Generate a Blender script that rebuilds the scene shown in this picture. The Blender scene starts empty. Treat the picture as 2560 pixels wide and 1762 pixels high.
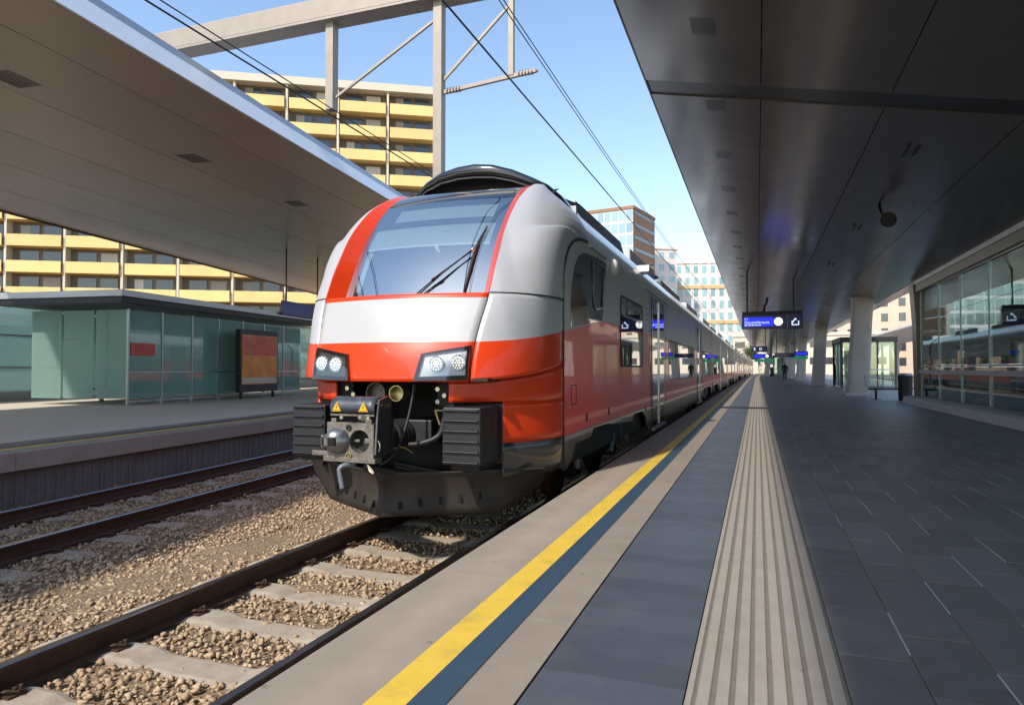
import bpy, math, random
import numpy as np
from mathutils import Vector, Matrix

random.seed(7)
rng = np.random.default_rng(7)
sc = bpy.context.scene
COL = sc.collection
R = math.radians

# ------------------------------------------------------------------ camera, sky, sun, exposure
cam_d = bpy.data.cameras.new('camera')
cam = bpy.data.objects.new('camera', cam_d)
COL.objects.link(cam)
cam.location = (0, 0, 1.14)
cam.rotation_euler = (R(90 + 1.359), 0, R(19.7486))
cam_d.sensor_width = 36
cam_d.lens = 24.005
cam_d.clip_start = 0.05
cam_d.clip_end = 3000
sc.camera = cam

SUN_EL, SUN_AZ = 43.0, 197.5        # azimuth clockwise from the track direction: behind the camera
world = bpy.data.worlds.new('World')
sc.world = world
world.use_nodes = True
wn = world.node_tree
for n in list(wn.nodes):
    wn.nodes.remove(n)
sky = wn.nodes.new('ShaderNodeTexSky')
sky.sky_type = 'NISHITA'
sky.sun_disc = False
sky.sun_elevation = R(SUN_EL)
sky.sun_rotation = R(SUN_AZ)
sky.air_density = 1.1
sky.dust_density = 0.8
sky.ozone_density = 1.4
bg = wn.nodes.new('ShaderNodeBackground')
bg.inputs['Strength'].default_value = 0.15
wo = wn.nodes.new('ShaderNodeOutputWorld')
wn.links.new(sky.outputs[0], bg.inputs[0])
wn.links.new(bg.outputs[0], wo.inputs[0])

sun_d = bpy.data.lights.new('sun', 'SUN')
sun_d.energy = 2.8
sun_d.angle = R(2.0)
sun_d.color = (1.0, 0.93, 0.82)
sun = bpy.data.objects.new('sun', sun_d)
COL.objects.link(sun)
_d = Vector((-math.sin(R(SUN_AZ)) * math.cos(R(SUN_EL)), -math.cos(R(SUN_AZ)) * math.cos(R(SUN_EL)), -math.sin(R(SUN_EL))))
sun.rotation_euler = _d.to_track_quat('-Z', 'Y').to_euler()

sc.view_settings.view_transform = 'Standard'
sc.view_settings.look = 'None'
sc.view_settings.exposure = 0.85
sc.view_settings.gamma = 1.0
sc.view_settings.use_curve_mapping = False
sc.cycles.max_bounces = 8
sc.cycles.glossy_bounces = 4
sc.cycles.diffuse_bounces = 3
sc.cycles.transmission_bounces = 6
sc.cycles.transparent_max_bounces = 16
sc.cycles.sample_clamp_indirect = 6.0
sc.cycles.caustics_reflective = False
sc.cycles.caustics_refractive = False
sc.cycles.use_denoising = True

# ------------------------------------------------------------------ materials
def mk(name, col, rough=0.5, metal=0.0, coat=0.0, var=0.0, vscale=4.0, bump=0.0, bscale=20.0,
       stretch=(1, 1, 1), emit=None, estr=0.0, spec=0.5, rnd=0.0, rvar=0.0, coatr=0.03, stain=None, stain_scale=1.5, bdist=0.01, gum=0.0):
    m = bpy.data.materials.new(name)
    m.use_nodes = True
    nt = m.node_tree
    b = nt.nodes['Principled BSDF']
    b.inputs['Base Color'].default_value = (*col, 1)
    b.inputs['Roughness'].default_value = rough
    b.inputs['Metallic'].default_value = metal
    b.inputs['Specular IOR Level'].default_value = spec
    b.inputs['Coat Weight'].default_value = coat
    b.inputs['Coat Roughness'].default_value = coatr
    if emit:
        b.inputs['Emission Color'].default_value = (*emit, 1)
        b.inputs['Emission Strength'].default_value = estr
    L = nt.links.new
    src = None
    if var or bump or rvar or stain:
        g = nt.nodes.new('ShaderNodeNewGeometry')
        mp = nt.nodes.new('ShaderNodeMapping')
        mp.inputs['Scale'].default_value = stretch
        L(g.outputs['Position'], mp.inputs['Vector'])
    cur = None
    if var:
        nz = nt.nodes.new('ShaderNodeTexNoise')
        nz.inputs['Scale'].default_value = vscale
        nz.inputs['Detail'].default_value = 7
        nz.inputs['Roughness'].default_value = 0.65
        L(mp.outputs[0], nz.inputs['Vector'])
        mr = nt.nodes.new('ShaderNodeMapRange')
        mr.inputs[1].default_value = 0.25
        mr.inputs[2].default_value = 0.75
        mr.inputs[3].default_value = 1 - var
        mr.inputs[4].default_value = 1 + var
        L(nz.outputs['Fac'], mr.inputs[0])
        mx = nt.nodes.new('ShaderNodeVectorMath')
        mx.operation = 'SCALE'
        mx.inputs[0].default_value = col
        L(mr.outputs[0], mx.inputs['Scale'])
        cur = mx.outputs[0]
        if rvar:
            mr2 = nt.nodes.new('ShaderNodeMapRange')
            mr2.inputs[1].default_value = 0.3
            mr2.inputs[2].default_value = 0.7
            mr2.inputs[3].default_value = max(0, rough - rvar)
            mr2.inputs[4].default_value = rough + rvar
            L(nz.outputs['Fac'], mr2.inputs[0])
            L(mr2.outputs[0], b.inputs['Roughness'])
    if stain:
        n2 = nt.nodes.new('ShaderNodeTexNoise')
        n2.inputs['Scale'].default_value = stain_scale
        n2.inputs['Detail'].default_value = 9
        n2.inputs['Roughness'].default_value = 0.7
        L(mp.outputs[0], n2.inputs['Vector'])
        cr = nt.nodes.new('ShaderNodeMapRange')
        cr.inputs[1].default_value = 0.5
        cr.inputs[2].default_value = 0.68
        cr.inputs[3].default_value = 0
        cr.inputs[4].default_value = stain[3]
        L(n2.outputs['Fac'], cr.inputs[0])
        mix = nt.nodes.new('ShaderNodeMix')
        mix.data_type = 'RGBA'
        L(cr.outputs[0], mix.inputs[0])
        mix.inputs[6].default_value = (*col, 1)
        if cur:
            L(cur, mix.inputs[6])
        mix.inputs[7].default_value = (*stain[:3], 1)
        cur = mix.outputs[2]
    if gum:                      # trodden-in gum and drip spots
        vo = nt.nodes.new('ShaderNodeTexVoronoi')
        vo.inputs['Scale'].default_value = 5.5
        L(mp.outputs[0], vo.inputs['Vector'])
        gr = nt.nodes.new('ShaderNodeMapRange')
        gr.inputs[1].default_value = 0.10
        gr.inputs[2].default_value = 0.06
        gr.inputs[3].default_value = 0
        gr.inputs[4].default_value = gum
        L(vo.outputs['Distance'], gr.inputs[0])
        sep = nt.nodes.new('ShaderNodeSeparateColor')
        L(vo.outputs['Color'], sep.inputs[0])
        gt = nt.nodes.new('ShaderNodeMath'); gt.operation = 'GREATER_THAN'; gt.inputs[1].default_value = 0.72
        L(sep.outputs[0], gt.inputs[0])
        mu = nt.nodes.new('ShaderNodeMath'); mu.operation = 'MULTIPLY'
        L(gr.outputs[0], mu.inputs[0]); L(gt.outputs[0], mu.inputs[1])
        gx = nt.nodes.new('ShaderNodeMix'); gx.data_type = 'RGBA'
        L(mu.outputs[0], gx.inputs[0])
        gx.inputs[6].default_value = (*col, 1)
        if cur: L(cur, gx.inputs[6])
        gx.inputs[7].default_value = tuple(c * 0.45 for c in col) + (1,)
        cur = gx.outputs[2]
    if rnd:
        oi = nt.nodes.new('ShaderNodeObjectInfo')
        mr3 = nt.nodes.new('ShaderNodeMapRange')
        mr3.inputs[3].default_value = 1 - rnd
        mr3.inputs[4].default_value = 1 + rnd
        L(oi.outputs['Random'], mr3.inputs[0])
        m3 = nt.nodes.new('ShaderNodeVectorMath')
        m3.operation = 'SCALE'
        m3.inputs[0].default_value = col
        if cur:
            L(cur, m3.inputs[0])
        L(mr3.outputs[0], m3.inputs['Scale'])
        cur = m3.outputs[0]
    if cur:
        L(cur, b.inputs['Base Color'])
    if bump:
        n3 = nt.nodes.new('ShaderNodeTexNoise')
        n3.inputs['Scale'].default_value = bscale
        n3.inputs['Detail'].default_value = 5
        L(mp.outputs[0], n3.inputs['Vector'])
        bp = nt.nodes.new('ShaderNodeBump')
        bp.inputs['Strength'].default_value = bump
        bp.inputs['Distance'].default_value = bdist
        L(n3.outputs['Fac'], bp.inputs['Height'])
        L(bp.outputs[0], b.inputs['Normal'])
        if coat:
            L(bp.outputs[0], b.inputs['Coat Normal'])
    return m

def mk_glass(name, tint, refl=0.3, rough=0.01, gloss=(1, 1, 1), bump=0.0, milk=0.0, milkcol=(0.6, 0.72, 0.68)):
    """coated sheet glass: part mirror, part tinted see-through, more mirror at grazing angles"""
    m = bpy.data.materials.new(name)
    m.use_nodes = True
    nt = m.node_tree
    nt.nodes.clear()
    L = nt.links.new
    out = nt.nodes.new('ShaderNodeOutputMaterial')
    tr = nt.nodes.new('ShaderNodeBsdfTransparent')
    tr.inputs[0].default_value = (*tint, 1)
    gl = nt.nodes.new('ShaderNodeBsdfGlossy')
    gl.inputs['Color'].default_value = (*gloss, 1)
    gl.inputs['Roughness'].default_value = rough
    fr = nt.nodes.new('ShaderNodeFresnel')
    fr.inputs['IOR'].default_value = 1.5
    mr = nt.nodes.new('ShaderNodeMapRange')
    mr.inputs[1].default_value = 0.0
    mr.inputs[2].default_value = 1.0
    mr.inputs[3].default_value = refl
    mr.inputs[4].default_value = 1.0
    L(fr.outputs[0], mr.inputs[0])
    mix = nt.nodes.new('ShaderNodeMixShader')
    L(mr.outputs[0], mix.inputs[0])
    L(tr.outputs[0], mix.inputs[1])
    L(gl.outputs[0], mix.inputs[2])
    if milk:                     # screen-printed frosting
        df = nt.nodes.new('ShaderNodeBsdfDiffuse'); df.inputs[0].default_value = (*milkcol, 1)
        tl = nt.nodes.new('ShaderNodeBsdfTranslucent'); tl.inputs[0].default_value = (*milkcol, 1)
        ad = nt.nodes.new('ShaderNodeMixShader'); ad.inputs[0].default_value = 0.5
        L(df.outputs[0], ad.inputs[1]); L(tl.outputs[0], ad.inputs[2])
        m2 = nt.nodes.new('ShaderNodeMixShader'); m2.inputs[0].default_value = milk
        L(mix.outputs[0], m2.inputs[1]); L(ad.outputs[0], m2.inputs[2])
        L(m2.outputs[0], out.inputs[0])
    else:
        L(mix.outputs[0], out.inputs[0])
    if bump:
        g = nt.nodes.new('ShaderNodeNewGeometry')
        n3 = nt.nodes.new('ShaderNodeTexNoise')
        n3.inputs['Scale'].default_value = 1.3
        L(g.outputs['Position'], n3.inputs['Vector'])
        bp = nt.nodes.new('ShaderNodeBump')
        bp.inputs['Strength'].default_value = bump
        bp.inputs['Distance'].default_value = 0.02
        L(n3.outputs['Fac'], bp.inputs['Height'])
        L(bp.outputs[0], gl.inputs['Normal'])
    return m

M = {}
M['red'] = mk('traffic_red_shade_lifted', (0.95, 0.034, 0.016), 0.35, spec=0.3, coat=0.40, coatr=0.02, bump=0.10, bscale=1.1, var=0.03, vscale=0.6)  # same red as the nose, brightened to offset the shaded side
M['red_front'] = mk('traffic_red_sun_toned', (0.66, 0.046, 0.006), 0.35, spec=0.3, coat=0.5, coatr=0.04, bump=0.05, bscale=1.6, var=0.04, vscale=3.0, stain=(0.50, 0.028, 0.006, 0.35), stain_scale=2.0)  # same red paint, toned down where the sun strikes the nose
M['white'] = mk('white_nose_paint', (0.45, 0.455, 0.475), 0.3, coat=0.8, bump=0.05, bscale=1.6, var=0.02, vscale=5)
M['silver'] = mk('silver_grey_paint', (0.47, 0.48, 0.52), 0.45, metal=0.10, coat=0.25, coatr=0.30, bump=0.03, bscale=1.2, var=0.02, vscale=2.0)
M['roofwhite'] = mk('white_paint_sky_sheen', (0.74, 0.75, 0.77), 0.3, coat=0.5, var=0.05, vscale=2, stain=(0.5, 0.48, 0.44, 0.35), stain_scale=1.2)  # white stands in for sky mirrored on the silver roof shoulder
M['charcoal'] = mk('charcoal_skirt_paint', (0.035, 0.036, 0.042), 0.3, coat=0.8, coatr=0.06, bump=0.12, bscale=1.3, var=0.15, vscale=6, stain=(0.085, 0.07, 0.055, 0.5), stain_scale=3)
M['blackgloss'] = mk('black_gloss_fairing', (0.008, 0.009, 0.012), 0.12, coat=0.8, bump=0.06, bscale=2.5, var=0.2, vscale=6)
M['blackmat'] = mk('black_matt_underframe', (0.012, 0.012, 0.013), 0.75, var=0.4, vscale=9, bump=0.3, bscale=30)
M['gasket'] = mk('black_rubber_gasket', (0.012, 0.012, 0.014), 0.6)
M['buffer'] = mk('slate_black_plastic', (0.014, 0.0155, 0.020), 0.48, var=0.25, vscale=7, bump=0.25, bscale=90, bdist=0.002, rvar=0.1)
M['plough'] = mk('dusty_black_steel', (0.022, 0.016, 0.012), 0.62, var=0.35, vscale=5, bump=0.35, bscale=60, bdist=0.004, stain=(0.048, 0.033, 0.023, 0.7), stain_scale=2.2)
M['coupsteel'] = mk('worn_coupler_steel', (0.21, 0.19, 0.17), 0.5, metal=0.6, var=0.35, vscale=22, bump=0.4, bscale=70, bdist=0.003, rvar=0.15, stain=(0.13, 0.075, 0.045, 0.8), stain_scale=9)
M['coupbright'] = mk('polished_coupler_cone', (0.22, 0.225, 0.24), 0.36, metal=0.85, var=0.25, vscale=14, bump=0.2, bscale=25, bdist=0.003, rvar=0.12)
M['coupcover'] = mk('scuffed_grey_cover', (0.045, 0.055, 0.075), 0.42, metal=0.2, var=0.35, vscale=12, bump=0.2, bscale=40, bdist=0.002, stain=(0.16, 0.17, 0.19, 0.5), stain_scale=7)
M['pipe'] = mk('blue_grey_pipe', (0.13, 0.16, 0.20), 0.45, metal=0.3, var=0.3, vscale=16, stain=(0.3, 0.15, 0.12, 0.5), stain_scale=20)
M['brass'] = mk('brass_fitting', (0.52, 0.43, 0.22), 0.35, metal=0.9, var=0.2, vscale=30)
M['bolt'] = mk('zinc_bolt', (0.62, 0.58, 0.45), 0.35, metal=0.85, var=0.2, vscale=40)
M['hose'] = mk('black_rubber_hose', (0.014, 0.014, 0.015), 0.5, var=0.3, vscale=15)
M['warn'] = mk('warning_yellow', (0.85, 0.42, 0.01), 0.4, var=0.06, vscale=20)
M['printslotblack'] = mk('print_and_slot_black', (0.004, 0.004, 0.004), 0.9)  # black of printed marks, also stands in for shade in slots
M['chrome'] = mk('brushed_chrome', (0.62, 0.62, 0.62), 0.22, metal=1.0)
M['greygreen'] = mk('sheathed_cable', (0.12, 0.42, 0.25), 0.45)
M['winglass'] = mk('dark_train_glass', (0.010, 0.012, 0.014), 0.02, spec=1.0, coat=1.0, coatr=0.01, bump=0.015, bscale=1.2)
M['frit'] = mk('black_glass_frit', (0.008, 0.008, 0.010), 0.06, coat=0.7)
M['screen'] = mk_glass('windscreen_glass', (0.74, 0.86, 0.87), refl=0.50, rough=0.015, gloss=(0.94, 1.0, 0.98))
M['lampglass'] = mk_glass('headlight_lens', (0.93, 0.95, 0.96), refl=0.05, rough=0.02)
M['reflector'] = mk('headlight_reflector', (0.30, 0.31, 0.32), 0.25, metal=1.0, bump=0.3, bscale=60, bdist=0.003)
M['led'] = mk('lit_led', (1, 1, 1), 0.4, emit=(1.0, 0.95, 0.84), estr=0.55)
M['cabgrey'] = mk('cab_interior_grey', (0.50, 0.53, 0.55), 0.7, var=0.1, vscale=5)
M['cabdark'] = mk('cab_dark_trim', (0.03, 0.032, 0.036), 0.7)
M['blind'] = mk('white_blind_bar', (0.85, 0.86, 0.86), 0.5)
M['cabblue'] = mk('blue_dash_cover', (0.10, 0.30, 0.48), 0.6)

M['coping'] = mk('pale_concrete_coping', (0.31, 0.262, 0.215), 0.75, var=0.10, vscale=3.5, bump=0.15, bscale=120, bdist=0.002, rnd=0.05, stain=(0.24, 0.20, 0.165, 0.5), stain_scale=1.6, gum=0.6)
M['beige'] = mk('beige_stone_slab', (0.25, 0.21, 0.175), 0.75, var=0.09, vscale=5, bump=0.12, bscale=120, bdist=0.002, rnd=0.06, stain=(0.19, 0.155, 0.13, 0.45), stain_scale=2.2, gum=0.6)
M['yellow'] = mk('yellow_line_paint', (0.74, 0.50, 0.055), 0.6, var=0.07, vscale=6, bump=0.1, bscale=120, bdist=0.002, stain=(0.42, 0.28, 0.07, 0.55), stain_scale=5)
M['blue'] = mk('blue_grey_stripe', (0.026, 0.060, 0.100), 0.6, var=0.12, vscale=6, bump=0.1, bscale=120, bdist=0.002)
M['slab'] = mk('slate_blue_slab', (0.062, 0.073, 0.092), 0.5, var=0.14, vscale=6, bump=0.15, bscale=150, bdist=0.0015, rnd=0.13, rvar=0.1, stain=(0.095, 0.10, 0.11, 0.4), stain_scale=2.5, gum=0.6)
M['tile'] = mk('dark_granite_tile', (0.205, 0.187, 0.180), 0.5, var=0.16, vscale=9, bump=0.15, bscale=150, bdist=0.0015, rnd=0.14, rvar=0.1, stain=(0.28, 0.255, 0.235, 0.45), stain_scale=1.7, gum=0.6)
M['joint'] = mk('dark_joint_mortar', (0.03, 0.03, 0.032), 0.9)
M['jointlight'] = mk('pale_joint_mortar', (0.55, 0.53, 0.50), 0.8, var=0.2, vscale=15)
M['tactile'] = mk('ribbed_tactile_concrete', (0.305, 0.275, 0.240), 0.75, var=0.10, vscale=6, bump=0.2, bscale=130, bdist=0.002, stain=(0.24, 0.21, 0.185, 0.4), stain_scale=2.2, gum=0.6)
M['tactiledark'] = mk('tactile_groove_shade', (0.17, 0.148, 0.125), 0.85, var=0.2, vscale=20)  # darker copy of the rib concrete, imitating shade between ribs
M['platwall'] = mk('dark_platform_wall', (0.16, 0.148, 0.140), 0.8, var=0.18, vscale=4, bump=0.3, bscale=30, stain=(0.09, 0.075, 0.065, 0.6), stain_scale=1.3)
M['ceil'] = mk('grey_metal_ceiling', (0.19, 0.18, 0.178), 0.20, metal=0.25, spec=0.7, var=0.10, vscale=0.8, bump=0.10, bscale=1.0, bdist=0.02, rnd=0.07, rvar=0.05)
M['ceilband'] = mk('darker_joint_strip', (0.045, 0.045, 0.048), 0.3, var=0.1)
M['ceilwarm'] = mk('flare_warmed_taupe_metal', (0.46, 0.33, 0.245), 0.32, metal=0.2, spec=0.6, var=0.10, vscale=0.5, bump=0.08, bscale=0.9, bdist=0.02, rnd=0.06)  # taupe warmed and lightened to imitate the glow of sun flare
M['fasciaw'] = mk('white_aluminium_fascia', (0.80, 0.80, 0.82), 0.35, var=0.03, vscale=2)
M['fasciag'] = mk('grey_aluminium_trim', (0.42, 0.43, 0.45), 0.35, metal=0.4)
M['darkmetal'] = mk('dark_metal', (0.025, 0.026, 0.028), 0.45, metal=0.4, var=0.2, vscale=8)
M['column'] = mk('pale_smooth_concrete', (0.50, 0.47, 0.43), 0.6, var=0.07, vscale=1.6, bump=0.1, bscale=40, bdist=0.003, stain=(0.38, 0.35, 0.31, 0.5), stain_scale=1.0)
M['bronze'] = mk('bronze_cladding', (0.13, 0.105, 0.085), 0.3, metal=0.5, var=0.1, vscale=3)
M['glassgreen'] = mk_glass('greenish_screen_glass', (0.80, 0.95, 0.91), refl=0.10, rough=0.02, gloss=(0.85, 1.0, 0.97), bump=0.05)
M['glassmilk'] = mk_glass('printed_screen_glass', (0.80, 0.95, 0.91), refl=0.08, rough=0.03, gloss=(0.85, 1.0, 0.97), milk=0.26, milkcol=(0.66, 0.82, 0.78))
M['glassdark'] = mk_glass('dark_hall_glass', (0.30, 0.42, 0.42), refl=0.14, rough=0.02, gloss=(0.9, 1.0, 1.0), bump=0.06)
M['steel'] = mk('galvanised_steel', (0.42, 0.43, 0.44), 0.4, metal=0.7, var=0.15, vscale=6)
M['signnavy'] = mk('navy_sign_casing', (0.012, 0.020, 0.12), 0.3, coat=0.3)
M['signblue'] = mk('lit_blue_display', (0.01, 0.02, 0.4), 0.3, emit=(0.015, 0.03, 0.95), estr=0.55)
M['signtext'] = mk('lit_sign_lettering', (0.7, 0.75, 0.9), 0.4, emit=(0.55, 0.65, 1.0), estr=0.8)
M['signwhiteglow'] = mk('glowing_sign_print', (0.8, 0.82, 0.85), 0.4, emit=(0.9, 0.92, 1.0), estr=0.7)  # glow added to keep white print and clock faces from greying
M['signgreen'] = mk('green_exit_panel', (0.0, 0.16, 0.07), 0.4, emit=(0.0, 0.35, 0.14), estr=0.25)
M['signblue2'] = mk('royal_blue_panel', (0.012, 0.045, 0.30), 0.4)
M['ballast'] = mk('brown_ballast_bed', (0.25, 0.175, 0.105), 0.95, var=0.4, vscale=14, bump=0.8, bscale=35, bdist=0.04, stain=(0.15, 0.09, 0.055, 0.6), stain_scale=3.0)
M['stone'] = mk('ballast_stone', (0.42, 0.31, 0.20), 0.9, var=0.45, vscale=11, bump=0.3, bscale=60, bdist=0.004, stain=(0.22, 0.115, 0.06, 0.6), stain_scale=2.4)
M['sleeper'] = mk('pale_concrete_sleeper', (0.36, 0.31, 0.25), 0.85, var=0.16, vscale=9, bump=0.35, bscale=60, bdist=0.004, stain=(0.26, 0.17, 0.11, 0.55), stain_scale=5)
M['rail'] = mk('rusty_rail_steel', (0.070, 0.036, 0.024), 0.65, metal=0.2, var=0.3, vscale=12, bump=0.2, bscale=60, bdist=0.002)
M['railtop'] = mk('polished_rail_head', (0.42, 0.42, 0.44), 0.28, metal=1.0, var=0.2, vscale=8, stretch=(1, 0.1, 1))
M['clip'] = mk('rusty_clip', (0.09, 0.05, 0.03), 0.6, metal=0.4)
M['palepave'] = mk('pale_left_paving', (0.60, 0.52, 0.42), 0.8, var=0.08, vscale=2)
M['grass'] = mk('dry_ground', (0.20, 0.17, 0.12), 0.95, var=0.3, vscale=0.5)

M['bldyellow'] = mk('yellow_ochre_parapet', (0.78, 0.55, 0.22), 0.75, var=0.12, vscale=0.35, rnd=0.06)
M['bldcream'] = mk('cream_render', (0.62, 0.55, 0.43), 0.8, var=0.06, vscale=0.4)
M['bldwhite'] = mk('white_render', (0.75, 0.74, 0.72), 0.8, var=0.05, vscale=0.3)
M['bldpink'] = mk('pinkish_white_panel', (0.70, 0.62, 0.58), 0.7, var=0.06, vscale=0.3, rnd=0.08)
M['bldochre'] = mk('ochre_band', (0.60, 0.40, 0.20), 0.75)
M['bldbrown'] = mk('brown_brick_cladding', (0.30, 0.155, 0.085), 0.75, var=0.12, vscale=0.5, bump=0.2, bscale=4)
M['bldbrick'] = mk('salmon_brick', (0.62, 0.44, 0.34), 0.8, var=0.1, vscale=0.6)
M['bldglass'] = mk('pale_teal_tower_glass', (0.33, 0.44, 0.46), 0.08, metal=0.5, rnd=0.25)
M['bldwin'] = mk('building_window_glass', (0.035, 0.045, 0.055), 0.08, spec=0.9, rnd=0.3)
M['bldteal'] = mk('teal_window_glass', (0.20, 0.36, 0.38), 0.10, spec=0.8, rnd=0.3)
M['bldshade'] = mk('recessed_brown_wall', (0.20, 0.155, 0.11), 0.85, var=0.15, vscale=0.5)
M['posterred'] = mk('poster_red', (0.62, 0.06, 0.03), 0.4, var=0.2, vscale=2, stain=(0.75, 0.25, 0.05, 0.8), stain_scale=1.6)
M['posteror'] = mk('poster_orange', (0.80, 0.24, 0.02), 0.4, var=0.35, vscale=2.2, stain=(0.85, 0.50, 0.05, 0.9), stain_scale=1.3)
M['skin'] = mk('skin', (0.50, 0.30, 0.22), 0.6)
M['cloth'] = mk('black_cloth', (0.013, 0.013, 0.016), 0.85)
M['hair'] = mk('grey_hair', (0.10, 0.09, 0.08), 0.7)
M['seat'] = mk('wire_seat_grey', (0.16, 0.16, 0.17), 0.4, metal=0.6)
M['portal'] = mk('weathered_tan_steel', (0.30, 0.255, 0.21), 0.55, metal=0.2, var=0.12, vscale=3)
M['insul'] = mk('brown_porcelain', (0.16, 0.10, 0.085), 0.3, coat=0.4)
M['curtain'] = mk('curtain_cloth', (0.5, 0.46, 0.40), 0.9, rnd=0.35)
M['leaf'] = mk('leaf_green', (0.06, 0.10, 0.03), 0.7, var=0.4, vscale=1.5)

# ------------------------------------------------------------------ mesh helpers
ORG = {}

class MB:
    def __init__(s, mat=None):
        s.v = []; s.f = []; s.mi = []; s.T = mat
    def add(s, vs, fs, mi=0):
        n = len(s.v)
        s.v.extend([tuple(map(float, p)) for p in vs])
        s.f.extend([tuple(i + n for i in f) for f in fs])
        s.mi.extend([mi] * len(fs))
        return s
    def box(s, x0, x1, y0, y1, z0, z1, mi=0):
        vs = [(x0, y0, z0), (x1, y0, z0), (x1, y1, z0), (x0, y1, z0), (x0, y0, z1), (x1, y0, z1), (x1, y1, z1), (x0, y1, z1)]
        return s.add(vs, [(0, 3, 2, 1), (4, 5, 6, 7), (0, 1, 5, 4), (1, 2, 6, 5), (2, 3, 7, 6), (3, 0, 4, 7)], mi)
    def obox(s, c, size, rot, mi=0):
        """box of a size turned by euler angles about its centre"""
        from mathutils import Euler
        m = Euler(rot).to_matrix()
        hx, hy, hz = [q / 2 for q in size]
        vs = []
        for z in (-hz, hz):
            for x, y in ((-hx, -hy), (hx, -hy), (hx, hy), (-hx, hy)):
                p = m @ Vector((x, y, z))
                vs.append((c[0] + p.x, c[1] + p.y, c[2] + p.z))
        return s.add(vs, [(0, 3, 2, 1), (4, 5, 6, 7), (0, 1, 5, 4), (1, 2, 6, 5), (2, 3, 7, 6), (3, 0, 4, 7)], mi)
    def bar(s, p0, p1, w, h, mi=0, up=(0, 0, 1)):
        """rectangular bar from p0 to p1"""
        p0 = Vector(p0); p1 = Vector(p1); d = (p1 - p0).normalized()
        u = Vector(up)
        if abs(d.dot(u)) > 0.95:
            u = Vector((0, 1, 0))
        a = d.cross(u).normalized(); b = a.cross(d).normalized()
        vs = []
        for p in (p0, p1):
            for i, j in ((-1, -1), (1, -1), (1, 1), (-1, 1)):
                vs.append(p + a * (i * w / 2) + b * (j * h / 2))
        return s.add(vs, [(0, 1, 2, 3), (7, 6, 5, 4), (0, 4, 5, 1), (1, 5, 6, 2), (2, 6, 7, 3), (3, 7, 4, 0)], mi)
    def cyl(s, p0, p1, r0, r1=None, n=16, caps=True, mi=0):
        r1 = r0 if r1 is None else r1
        p0 = Vector(p0); p1 = Vector(p1); d = (p1 - p0).normalized()
        u = Vector((0, 0, 1)) if abs(d.z) < 0.9 else Vector((1, 0, 0))
        a = d.cross(u).normalized(); b = d.cross(a).normalized()
        vs = []
        for p, r in ((p0, r0), (p1, r1)):
            for i in range(n):
                t = 2 * math.pi * i / n
                vs.append(p + a * (r * math.cos(t)) + b * (r * math.sin(t)))
        fs = [(i, (i + 1) % n, n + (i + 1) % n, n + i) for i in range(n)]
        if caps:
            fs += [tuple(range(n - 1, -1, -1)), tuple(range(n, 2 * n))]
        return s.add(vs, fs, mi)
    def tube(s, pts, r, n=8, mi=0):
        pts = [Vector(p) for p in pts]
        rs = r if hasattr(r, '__len__') else [r] * len(pts)
        vs = []; prev = None
        for k, p in enumerate(pts):
            d = (pts[min(k + 1, len(pts) - 1)] - pts[max(k - 1, 0)]).normalized()
            if prev is None:
                u = Vector((0, 0, 1)) if abs(d.z) < 0.9 else Vector((1, 0, 0))
                a = d.cross(u).normalized()
            else:
                a = (prev - d * prev.dot(d)).normalized()
            prev = a
            b = d.cross(a)
            for i in range(n):
                t = 2 * math.pi * i / n
                vs.append(p + a * (rs[k] * math.cos(t)) + b * (rs[k] * math.sin(t)))
        fs = []
        for k in range(len(pts) - 1):
            for i in range(n):
                j = (i + 1) % n
                fs.append((k * n + i, k * n + j, (k + 1) * n + j, (k + 1) * n + i))
        fs += [tuple(range(n - 1, -1, -1)), tuple(range((len(pts) - 1) * n, len(pts) * n))]
        return s.add(vs, fs, mi)
    def prism(s, poly, axis, a, b, mi=0):
        """extrude a 2-D polygon along an axis ('x': poly is (y,z), 'y': (x,z), 'z': (x,y))"""
        def P(q, t):
            return {'x': (t, q[0], q[1]), 'y': (q[0], t, q[1]), 'z': (q[0], q[1], t)}[axis]
        n = len(poly)
        vs = [P(q, a) for q in poly] + [P(q, b) for q in poly]
        fs = [(i, (i + 1) % n, n + (i + 1) % n, n + i) for i in range(n)]
        fs += [tuple(range(n - 1, -1, -1)), tuple(range(n, 2 * n))]
        return s.add(vs, fs, mi)
    def grid(s, P, mi=0, flip=False, closed=False):
        """P[i][j] -> point; mi may be a function of (i, j)"""
        nu, nv = len(P), len(P[0])
        vs = [p for row in P for p in row]
        n = len(s.v)
        s.v.extend([tuple(map(float, p)) for p in vs])
        for i in range(nu - 1):
            for j in range(nv - 1):
                q = (i * nv + j, i * nv + j + 1, (i + 1) * nv + j + 1, (i + 1) * nv + j)
                if not flip:
                    q = q[::-1]
                s.f.append(tuple(k + n for k in q))
                s.mi.append(mi(i, j) if callable(mi) else mi)
        return s
    def sphere(s, c, r, nu=12, nv=8, sc_=(1, 1, 1), mi=0):
        vs = []; fs = []
        for i in range(nv + 1):
            t = math.pi * i / nv
            for j in range(nu):
                q = 2 * math.pi * j / nu
                vs.append((c[0] + r * sc_[0] * math.sin(t) * math.cos(q), c[1] + r * sc_[1] * math.sin(t) * math.sin(q), c[2] + r * sc_[2] * math.cos(t)))
        for i in range(nv):
            for j in range(nu):
                fs.append((i * nu + j, (i + 1) * nu + j, (i + 1) * nu + (j + 1) % nu, i * nu + (j + 1) % nu))
        return s.add(vs, fs, mi)
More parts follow.
